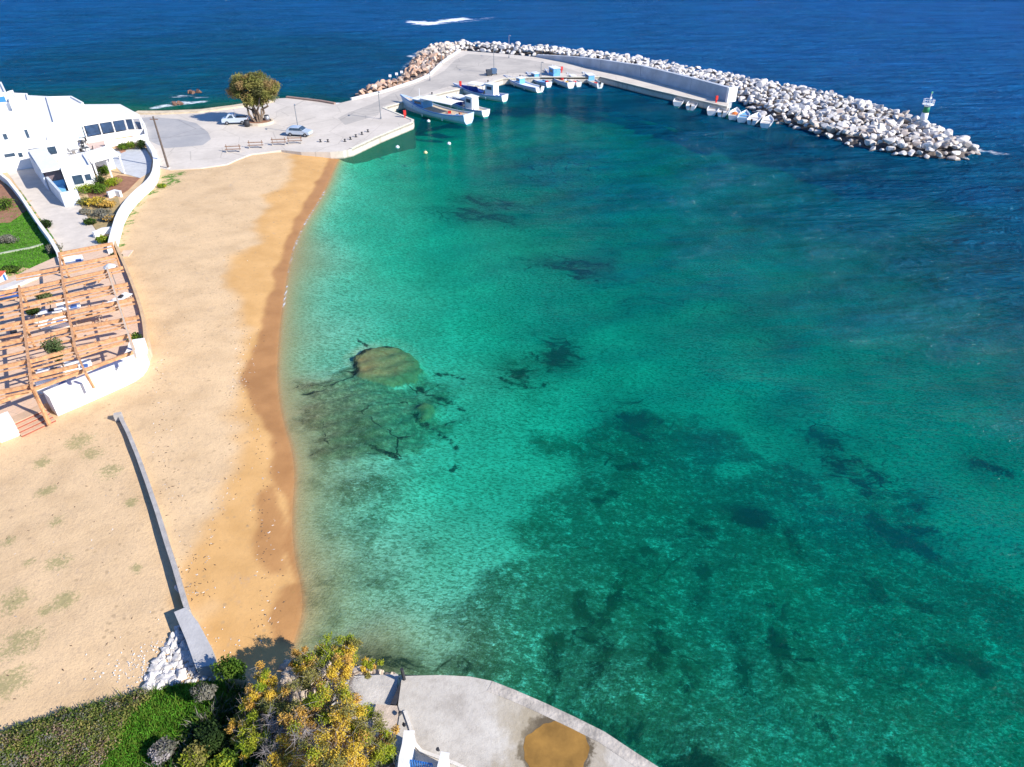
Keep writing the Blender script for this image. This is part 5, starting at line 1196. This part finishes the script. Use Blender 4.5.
# potted palms / olive trees in the terrace
def pot_tree(px, py, lab, s=1.0, seed=1, mm=(0,)):
    p = w(px, py, TZ + 2.1 * s); p.z = TZ; rnd = np.random.RandomState(seed); r_ = empty('potted_tree', tuple(p), 0, lab, 'plant', 'potted trees of the terrace')
    m = MB(); m.lathe([(.25, 0), (.36, .5), (.4, .55)], n=12); m.build('pot', WHITE, r_, True)
    m = MB(); limb(m, (0, 0, .5), (.1, 0, 1.9 * s), .05, .03, rnd, 4, .05); m.build('trunk', BARK, r_)
    m = MB()
    for i in range(6): k = rnd.normal(size=3) * .35 * s; leaves(m, (k[0], k[1], 2.1 * s + k[2] * .5), (.5 * s, .45 * s, .4 * s), 260, .09, rnd, 0, .3)
    m.build('crown', [L_DARK if mm[0] else leafmat('leaf_palm', (.06, .10, .03), (.14, .17, .07))], r_)
pot_tree(56, 350, 'green potted tree poking through the middle of the pergola', 1.25, 5); pot_tree(46, 296, 'green potted tree in the upper part of the pergola', 1.1, 6); pot_tree(33, 312, 'greenish plant left of centre below the upper rafters', .7, 7, (1,))
# round white cover / parasol
p = w(109, 265, TZ + 2.9); p.z = TZ; r_ = empty('parasol', tuple(p), 0, 'round pale grey folded-out cover at the top right of the pergola', 'parasol')
m = MB(); m.tube([(0, 0, 0), (0, 0, 2.9)], .04, 6); m.build('pole', METAL, r_)
m = MB(); m.lathe([(.62, 2.7), (.55, 2.78), (.3, 2.95), (.05, 3.05)], n=10); m.build('canopy', mat('grey_canvas', (.50, .52, .54), .8, .1, 2), r_)
# sand-coloured mat and planks on the beach side
p = w(126, 254, 1.1); m = MB(); m.box((0, 0, .06), (1.1, 1.7, .1)); o = m.build('landing_board', mat('board', (.60, .47, .36), .85, .1, 2)); o.location = (p.x, p.y, ground_z(p.x, p.y)); o.rotation_euler[2] = .1; tag(o, 'pale square landing board lying on the sand beside the pergola corner', 'board')
# red-roofed small structure at the left edge
p = w(0, 275, G + 1.0); r_ = empty('kiosk', (p.x - .3, p.y, G), .2, 'tiny white kiosk with a terracotta roof at the left edge above the pergola', 'kiosk', scale=.62)
m = MB(); m.box((0, 0, .9), (1.8, 1.8, 1.8)); m.build('wall', WHITE, r_); m = MB(); m.prism([(-1.1, -1.1), (1.1, -1.1), (1.1, 1.1), (-1.1, 1.1)], 1.8, 2.2, [(-.3, -.3), (.3, -.3), (.3, .3), (-.3, .3)]); m.build('roof', mat('red_tile', (.50, .10, .06), .7, .15, 3), r_)
m = MB(); m.box((.92, 0, .8), (.06, .6, 1.5)); m.build('door', BLUEP, r_)
wall_line('garden_wall', [(-20, 293), (10, 283), (35, 272)], .9, 1.0, 'broad grey-white wall between the lawn and the pergola', mat('dull_plaster', (.58, .54, .50), .9, .12, 1), side=-1)
m = MB(); m.add(*strip(pz([(-20, 258), (8, 252), (30, 248), (44, 244)], G + .1), .35, G, G + .1, 1)); tag(m.build('path', mat('path_stone', (.42, .45, .32), .9, .15, 2)), kind='structure')
# earth bank at left edge: bare soil
sheet('soil_patch', [(-40, 166), (0, 180), (15, 192), (27, 210), (10, 222), (-40, 226)], G + .06, SOIL, .05)

# ------------------------------------------------------------------ long low wall on the beach
lw = [(117, 414), (125, 430), (134, 452), (144, 480), (154, 510), (163, 540), (171, 565), (180, 597), (184, 609)]
pts_ = [w(x, y, 1.65) for x, y in lw]
LW = empty('beach_wall', (pts_[0].x, pts_[0].y, 1.1), 0, 'long narrow grey concrete wall running down the sand', 'wall')
m = MB(); m.add(*strip([(p.x, p.y) for p in pts_], .27, .6, 1.4, 1)); rel(m.build('masonry', GREYC), LW)
m = MB(); q = pts_[0]; m.box((q.x - .05, q.y + .12, 1.3), (.55, .35, .6), .3); rel(m.build('end_block', GREYC), LW)
q = w(180, 582, 1.4); m = MB(); bake_rock(m, pale[2], 0, 0, 0, .55); o = m.build('stone', M_ROCK); o.location = (q.x - .3, q.y, ground_z(q.x - .3, q.y) + .1); tag(o, 'single pale stone at the foot of the low beach wall', 'stone')
m = MB(); m.prism(pz([(174, 612), (186, 607), (198, 622), (212, 648), (216, 664), (196, 668), (186, 640)], 1.5), .5, 1.5)
tag(m.build('ramp', mat('ramp_concrete', (.46, .44, .42), .9, .15, 1, .2, 8, detail=8)), 'broad grey concrete ramp slab at the lower end of the beach wall', 'slab')
# white rubble beside the slab
rb = MB(); rnd = random.Random(4); poly = P([(176, 620), (186, 640), (196, 668), (216, 668), (222, 672), (190, 676), (140, 686), (152, 660), (168, 636)], 1.2); xs = [p_[0] for p_ in poly]; ys = [p_[1] for p_ in poly]
whites = [rock_mesh('white_stone_mesh', mat('white_stone', (.56, .53, .50), .9, .3, 3), 60 + i) for i in range(4)]
nst = 0
for i in range(800):
    x, y = rnd.uniform(min(xs), max(xs)), rnd.uniform(min(ys), max(ys))
    if sdf(np.array([x]), np.array([y]), poly)[0] > 0:
        s = rnd.choice([.12, .18, .25, .35, .5, .65]) * rnd.uniform(.7, 1.2); z = ground_z(x, y) + .06
        bake_rock(rb, whites[i % 4], x, y, z, s)
        nst += 1
for i in range(500):
    x, y = rnd.gauss(w(165, 665, 1).x, 1.5), rnd.gauss(w(165, 665, 1).y, 1.1)
    if sdf(np.array([x]), np.array([y]), VEG)[0] < 0: bake_rock(rb, whites[i % 4], x, y, ground_z(x, y) + .02, rnd.uniform(.05, .13))
tag(rb.build('white_rubble', whites[0].materials[0]), 'loose heap of broken white stones beside the grey slab', 'rubble', None, 'stuff')
# shoreline stones under the yellow tree
rb = MB(); nst = 0
for i in range(900):
    px, py = rnd.uniform(282, 400), rnd.uniform(652, 700); 
    if py < 640 + (px - 282) * .12 + 14: continue
    p = w(px, py, .6); s = rnd.choice([.15, .25, .3, .5, .7]); bake_rock(rb, redr[i % 6], p.x, p.y, max(ground_z(p.x, p.y), -.1) + .05, s)
tag(rb.build('shore_stones', mat('shore_stone', (.50, .40, .30), .9, .25, 2)), 'jumble of brown stones on the shore under the yellow tree', 'stones', None, 'stuff')

# drift litter, pebbles and weed scraps on the sand
lit = MB(); rnd = random.Random(9); zone = P([(290, 158), (286, 240), (270, 330), (268, 440), (275, 560), (270, 640), (225, 655), (195, 610), (150, 470), (130, 410), (158, 350), (140, 270), (128, 230), (170, 180)], .8); xs = [q_[0] for q_ in zone]; ys = [q_[1] for q_ in zone]
field = P([(0, 460), (60, 425), (110, 410), (165, 600), (150, 660), (0, 720)], 1.15)
k = 0
lines = [P([(262, 330), (240, 375), (250, 420), (268, 470), (262, 520), (268, 590), (262, 640)], .4), P([(230, 289), (243, 335), (238, 375), (232, 400), (238, 466), (208, 530), (193, 600)], .7), P([(160, 350), (158, 420), (170, 480), (185, 560), (200, 600)], .9)]
while k < 900:
    if rnd.random() < .55:
        ln = lines[rnd.randrange(3)]; i = rnd.randrange(len(ln) - 1); t = rnd.random(); x = ln[i][0] * (1 - t) + ln[i + 1][0] * t + rnd.gauss(0, .45); y = ln[i][1] * (1 - t) + ln[i + 1][1] * t + rnd.gauss(0, .3); s = rnd.uniform(.02, .075)
    else:
        z_ = zone if rnd.random() < .6 else field
        x = rnd.uniform(min(q_[0] for q_ in z_), max(q_[0] for q_ in z_)); y = rnd.uniform(min(q_[1] for q_ in z_), max(q_[1] for q_ in z_)); s = rnd.uniform(.02, .07)
        if sdf(np.array([x]), np.array([y]), z_)[0] < .2: continue
    k += 1; z = ground_z(x, y); a = rnd.uniform(0, 3.14); c_, s_ = math.cos(a), math.sin(a); L_ = s * rnd.uniform(1, 2.2); lit.cur = rnd.choice([0, 0, 0, 1, 2])
    lit.add([(x - c_ * L_, y - s_ * L_, z), (x + s_ * s * .6, y - c_ * s * .6, z + .005), (x + c_ * L_, y + s_ * L_, z), (x - s_ * s * .6, y + c_ * s * .6, z + .005), (x, y, z + s * .55)], [(0, 1, 4), (1, 2, 4), (2, 3, 4), (3, 0, 4)])
lit.cur = 0
tag(lit.build('beach_litter', [mat('dry_weed', (.13, .09, .06), .95, .3, 3), mat('pebble', (.40, .34, .29), .9, .3, 3), mat('pale_pebble', (.60, .55, .50), .9, .2, 3)]), 'scattered dry seaweed scraps and pebbles strewn over the sand', 'litter', None, 'stuff')

# ------------------------------------------------------------------ near concrete pier
PZ2 = 1.3
pier = [(402, 676), (440, 675), (470, 676.5), (492, 681), (515, 690), (545, 703), (575, 717), (605, 732), (632, 750), (660, 768), (720, 830), (380, 830), (395, 767), (396, 740), (400, 712), (398, 705)]
pp = pz(pier, PZ2); m = MB(); m.prism(pp, -3, PZ2)
g = N('pier_concrete'); n1 = g.noise(.55, detail=8, rough=.7); n2 = g.noise(4, detail=8, rough=.75)
base_c = g.ramp(n1, [(.3, (.37, .325, .27)), (.5, (.52, .47, .40)), (.7, (.60, .55, .47))]); base_c = g.mix(g.map(n2, .5, .75, 0, .45), base_c, (.30, .26, .20))
pc = w(556, 748, PZ2)
def dist_to(g, x, y, sx, sy):
    mp = g.n.new('ShaderNodeMapping'); g.l.new(g.pos, mp.inputs[0]); mp.inputs['Location'].default_value = (-x * sx, -y * sy, 0); mp.inputs['Scale'].default_value = (sx, sy, 0)
    ln = g.n.new('ShaderNodeVectorMath'); ln.operation = 'LENGTH'; g.l.new(mp.outputs[0], ln.inputs[0]); return ln.outputs['Value']
dd = g.math('ADD', dist_to(g, pc.x, pc.y, .42, .42), g.math('MULTIPLY', g.math('SUBTRACT', g.noise(1.6, detail=6), .5), .5))
stain = g.mix(g.map(g.math('ADD', dd, g.math('MULTIPLY', g.math('SUBTRACT', n1, .5), 1.6)), .8, 1.3, .6, 0), base_c, (.36, .29, .19))
edge_d = g.map(g.math('ADD', dd, g.math('MULTIPLY', g.math('SUBTRACT', n2, .5), .3)), .68, .80, .9, 0)
stain = g.mix(edge_d, stain, (.09, .065, .035))
bs = w(470, 700, PZ2); dd2 = dist_to(g, w(512, 715, PZ2).x, w(512, 715, PZ2).y, .8, .35)
stain = g.mix(g.map(g.math('ADD', dd2, g.math('MULTIPLY', g.math('SUBTRACT', n1, .5), 2.2)), .4, 1.2, .5, 0), stain, (.38, .31, .20))
tag(m.build('pier', g.pbr(stain, .9, g.bump(n2, .35, .1), .25)), kind='structure')
m = MB(); edge = pz(pier[3:11], PZ2); m.add(*strip(edge, .62, PZ2 - .6, PZ2 + .012, -1)); g2 = mat('pier_rim', (.42, .37, .31), .9, .35, 1.3, .4, 6, detail=8)
tag(m.build('pier_kerb', g2), kind='structure')
# brackish puddle
k = 70; pud = []
for i in range(k):
    t = i / k * 6.283; rr = 1 + .05 * math.sin(2 * t + 1) + .03 * math.sin(5 * t) + .02 * math.sin(9 * t + 2) + .015 * math.sin(17 * t); pud.append((pc.x + 1.5 * rr * math.cos(t), pc.y - .1 + 1.45 * rr * math.sin(t)))
m = MB(); m.prism(pud, PZ2 - .02, PZ2 + .006); tag(m.build('puddle', mat('muddy_water', (.30, .16, .035), .15, .25, .9, spec=.5)), kind='structure')
# landing beside the pier: worn slab and step
m = MB(); m.prism(pz([(352, 676), (398, 674), (396, 706), (392, 735), (340, 735), (330, 700)], 1.0), -1, 1.0); tag(m.build('landing', mat('landing_stone', (.50, .46, .41), .9, .18, 1.2, .3, 6, detail=8)), kind='structure')
m = MB(); m.prism(pz([(376, 704), (400, 706), (402, 730), (397, 752), (380, 752), (372, 720)], 1.25), -1, 1.25); tag(m.build('stone_path', mat('path_gravel', (.52, .42, .33), .95, .2, 2.5, .3, 12)), kind='structure')
m = MB(); m.add(*strip(pz([(403, 711), (408, 725), (414, 745), (420, 752), (455, 765), (475, 775)], PZ2 + .08), .16, PZ2 - .2, PZ2 + .08, 1)); tag(m.build('pier_step', CONCL), 'narrow pale curb along the landward edge of the near pier', 'curb')
# white gate walls with blue gate
GT = empty('gate', tuple(w(416, 764, 1.3)), 0, 'bright blue slatted gate between white pillars at the bottom edge', 'gate')
a, b_ = w(400, 759, 2.2), w(432, 765, 2.2)
m = MB()
for i in range(14): q = a.lerp(b_, i / 13); m.bar((q.x, q.y, 1.35), (q.x, q.y, 2.3), .05, .05)
rel(m.build('slats', BLUEP), GT)
for z in (1.5, 2.2): m = MB(); m.bar((a.x, a.y + .03, z), (b_.x, b_.y + .03, z), .05, .09); rel(m.build('rail', BLUEP), GT)
wall_line('gate_wall', [(404, 731), (402, 745), (399, 757), (397, 775)], 1.2, .45, 'rounded white wall on the left of the blue gate', z=1.25, side=1)
wall_line('gate_wall', [(441, 752), (437, 768), (434, 778)], 1.3, .35, 'white wall with a dark stone at its head right of the blue gate', z=1.25, side=1)
for (px, py, lab) in ((438, 752, 'dark round stone on the head of the right gate wall'), (404, 727, 'dark stone on the head of the left gate wall'), (400.5, 716, 'small dark stone in front of the left gate wall')):
    p = w(px, py, 2.5 if py > 720 else 1.4); m = MB(); bake_rock(m, pale[1], 0, 0, 0, .22); o = m.build('stone', M_IRON); o.location = p + Vector((0, .1, .08)); tag(o, lab, 'stone')
# iron post; its black box stands in for slot and limb shade
p = w(404, 681, PZ2); r_ = empty('mooring_post', tuple(p), 0, 'black iron mooring post at the corner of the near pier', 'post')
m = MB(); m.box((-.18, -.55, -.1), (.28, 1.5, .16), -.28); m.build('slot_shade', M_IRON, r_)
m = MB(); m.tube([(0, .1, 0), (-.05, .1, .9)], .09, 8); m.build('post', M_IRON, r_)

# ------------------------------------------------------------------ bottom-left vegetation
def grass_blades(poly, n, h0, h1, mats_, name, lab, seed, zf=None, wdt=.03, lean=.35, clump=0):
    rnd = np.random.RandomState(seed); xs = [p_[0] for p_ in poly]; ys = [p_[1] for p_ in poly]
    X = rnd.uniform(min(xs), max(xs), n * 3); Y = rnd.uniform(min(ys), max(ys), n * 3)
    if clump:
        cx = rnd.choice(X, clump); cy = rnd.choice(Y, clump); q = rnd.randint(clump, size=n * 3); X = cx[q] + rnd.normal(size=n * 3) * .22; Y = cy[q] + rnd.normal(size=n * 3) * .22
    d = sdf(X, Y, poly); k = d > 0; X, Y, d = X[k][:n], Y[k][:n], d[k][:n]; m = MB()
    dens = vnoise(X, Y, .8, seed)
    for i in range(len(X)):
        x, y = X[i], Y[i]; z = ground_z(x, y) - .02; h = rnd.uniform(h0, h1) * (1 + .5 * dens[i]); a = rnd.rand() * 6.28; lx, ly = rnd.normal(size=2) * lean * h
        wx, wy = math.cos(a) * wdt, math.sin(a) * wdt; o = len(m.v)
        m.v += [(x - wx, y - wy, z), (x + wx, y + wy, z), (x + wx * .8 + lx * .5, y + wy * .8 + ly * .5, z + h * .6), (x - wx * .8 + lx * .5, y - wy * .8 + ly * .5, z + h * .6), (x + lx, y + ly, z + h)]
        m.f += [(o, o + 1, o + 2, o + 3), (o + 3, o + 2, o + 4)]; mi = int(rnd.randint(len(mats_))); m.mi += [mi, mi]
    return tag(m.build(name, mats_), lab, 'plants', None, 'stuff')
def scrub_clumps(poly, n):
    rnd = np.random.RandomState(8); xs = [p_[0] for p_ in poly]; ys = [p_[1] for p_ in poly]; m = MB(); k = 0
    while k < n:
        x, y = rnd.uniform(min(xs), max(xs)), rnd.uniform(min(ys), max(ys))
        if sdf(np.array([x]), np.array([y]), poly)[0] < .05: continue
        k += 1; r = rnd.uniform(.16, .55); leaves(m, (x, y, ground_z(x, y) + r * .35), (r, r, r * .7), 130, .05, rnd, int(rnd.choice([0, 0, 0, 1, 1, 2, 3, 4])), .3)
    return tag(m.build('scrub', [L_REED, L_OLIVE, L_GRN, leafmat('leaf_pinkish', (.26, .17, .12), (.36, .26, .18), 3), L_GREY]), 'mottled olive scrub bushes growing along the sandy field edge', 'plants', None, 'stuff')
vis = P([(-40, 800), (-40, 742), (0, 729), (60, 709), (110, 694), (152, 682), (140, 700), (118, 735), (95, 775), (80, 810)], 1.6)
grass_blades(vis, 22000, .10, .28, [L_REED, L_REED, L_OLIVE, L_GRN, L_DARK], 'reeds', 'dense olive and brown reedy scrub in the lower left corner', 3, wdt=.03, lean=.9)
scrub_clumps(vis, 750)
lim = P([(152, 681), (190, 672), (222, 670), (225, 690), (205, 715), (175, 740), (150, 780), (90, 790), (118, 735), (140, 700)], 1.6)
grass_blades(lim, 15000, .10, .26, [leafmat('leaf_grass', (.06, .21, .012), (.14, .36, .03), 2), L_GRN], 'grass', 'bright green grass tongue between the scrub and the yellow tree', 4, wdt=.03, lean=.5)
drk = P([(222, 672), (262, 680), (300, 700), (330, 740), (340, 800), (130, 800), (170, 745), (205, 715), (225, 690)], 1.6)
grass_blades(drk, 16000, .15, .5, [L_DARK, L_GRN, L_GREY, leafmat('leaf_deep', (.02, .07, .01), (.05, .14, .02), 2)], 'undergrowth', 'dark tangled undergrowth left of and beneath the yellow tree', 5, wdt=.035, lean=.5)
lawn = P([(-40, 232), (10, 205), (28, 205), (48, 235), (58, 262), (30, 272), (-10, 280), (-40, 282)], G)
grass_blades(lawn, 9000, .06, .18, [leafmat('leaf_grass', (.06, .21, .012), (.14, .36, .03), 2)], 'lawn_grass', 'vivid green lawn grass left of the lane wall', 6, wdt=.05, lean=.6)
# - in the scrub
for i, (px, py, r, h, lab, mm) in enumerate(((235, 668, .95, 1.5, 'grey-green bush casting shade on the grey slab', [L_GREY, L_GRN]), (205, 690, .8, .8, 'sage bush in front of the white rubble', [L_GREY, L_DARK]), (170, 745, .9, .7, 'pinkish-grey dry bush at the bottom edge beside the bright grass', [L_GREY, L_TWIG]),
                                             (195, 755, .9, .8, 'olive and lime bush near the bottom edge, left of the yellow tree', [L_LIME, L_OLIVE]), (220, 735, 1.1, .9, 'very dark bush left of the yellow tree', [L_DARK]), (225, 762, .9, .8, 'green bush at the bottom edge beside the yellow tree', [L_GRN, L_LIME]))):
    shrub('bush', px, py + 8, 1.7 if i else 1.3, r, r * .85, h, lab, 'bush', mm, 2600, .07, 300 + i, 'bushes of the lower left scrub')
# big yellow-orange trees over the shore
def canopy_tree(px, py, z, lab, clumps, seed, base_r=.2, twigs=True, dens=1.0):
    rnd = np.random.RandomState(seed); p = w(px, py, z); r_ = empty('tree', tuple(p), 0, lab, 'tree', 'yellow-leaved trees at the near shore')
    m = MB(); fork = (0.1, .1, 1.2); limb(m, (0, 0, -.3), fork, base_r, base_r * .8, rnd, 4, .03); cr = MB(); tw = MB()
    for (cx, cy, cz, r, mi) in clumps:
        q = w(cx, cy, cz) - p; limb(m, fork, q, base_r * .45, .035, rnd, 5, .08)
        for j in range(11):
            k = Vector(rnd.normal(size=3)) * r * .62; k.z *= .6; tip = q + k; limb(m, q - Vector((0, 0, r * .3)), tip, .028, .008, rnd, 3, .1)
            if mi == 4:
                for t in range(22):
                    e = tip + Vector(rnd.normal(size=3)) * r * .35; tw.tube([tip, e], [.008, .004], 3, False)
            else:
                leaves(cr, tuple(tip), (r * .5, r * .5, r * .36), int(300 * dens), .042, rnd, mi if rnd.rand() < .6 else int(rnd.randint(4)), .1)
                for t in range(5): tw.tube([tip, tip + Vector(rnd.normal(size=3)) * r * .5], [.008, .003], 3, False)
    m.build('trunk', BARK, r_); cr.build('crown', [L_YEL, L_ORG, L_LIME, L_OLIVE], r_)
    if tw.v: tw.build('bare_twigs', L_TWIG, r_)
Yc, Oc, Gc, Dc, Tc = 0, 1, 2, 3, 4
canopy_tree(318, 735, 1.6, 'large yellow, orange and green tree spreading over the near shore', [
    (330, 650, 3.6, .75, Gc), (345, 645, 3.4, .6, Oc), (352, 660, 3.3, .6, Yc), (320, 662, 3.8, .7, Gc), (338, 668, 4.0, .6, Yc), (370, 666, 2.8, .35, Gc), (304, 668, 3.6, .5, Yc), (300, 660, 3.2, .4, Oc), (310, 685, 4.0, .7, Dc), (332, 680, 3.9, .6, Tc), (345, 690, 3.7, .55, Tc),
    (325, 705, 4.4, .8, Gc), (345, 700, 4.0, .6, Yc), (342, 722, 4.4, .8, Yc), (362, 715, 3.6, .6, Gc), (300, 715, 4.3, .7, Oc), (358, 735, 4.0, .7, Dc), (372, 730, 3.4, .55, Dc), (382, 738, 3.0, .45, Oc), (335, 745, 4.6, .9, Yc), (350, 758, 4.2, .8, Yc), (320, 760, 4.4, .8, Dc),
    (310, 738, 4.5, .7, Tc), (375, 752, 3.4, .6, Gc), (368, 768, 3.6, .6, Yc), (330, 780, 4.2, .9, Yc)], 11)
canopy_tree(262, 725, 1.7, 'smaller orange and lime tree left of the large yellow one', [
    (265, 676, 3.2, .5, Yc), (270, 688, 3.4, .55, Yc), (258, 696, 3.2, .6, Yc), (272, 705, 3.5, .6, Dc), (285, 690, 3.3, .5, Tc), (250, 715, 3.0, .55, Gc), (258, 735, 3.1, .6, Gc), (276, 728, 3.6, .65, Tc), (290, 745, 3.4, .6, Oc), (245, 745, 2.8, .5, Gc), (290, 765, 3.3, .6, Yc), (240, 725, 2.6, .45, Dc), (275, 755, 3.2, .6, Tc), (265, 765, 3.0, .6, Dc)], 12, .15)
p_ = None
shrub('shrub', 388, 762, 1.4, .6, .55, 1.3, 'round bright green bush against the white wall left of the gate', 'shrub', [L_GRN, L_LIME], 2200, .06, 77)
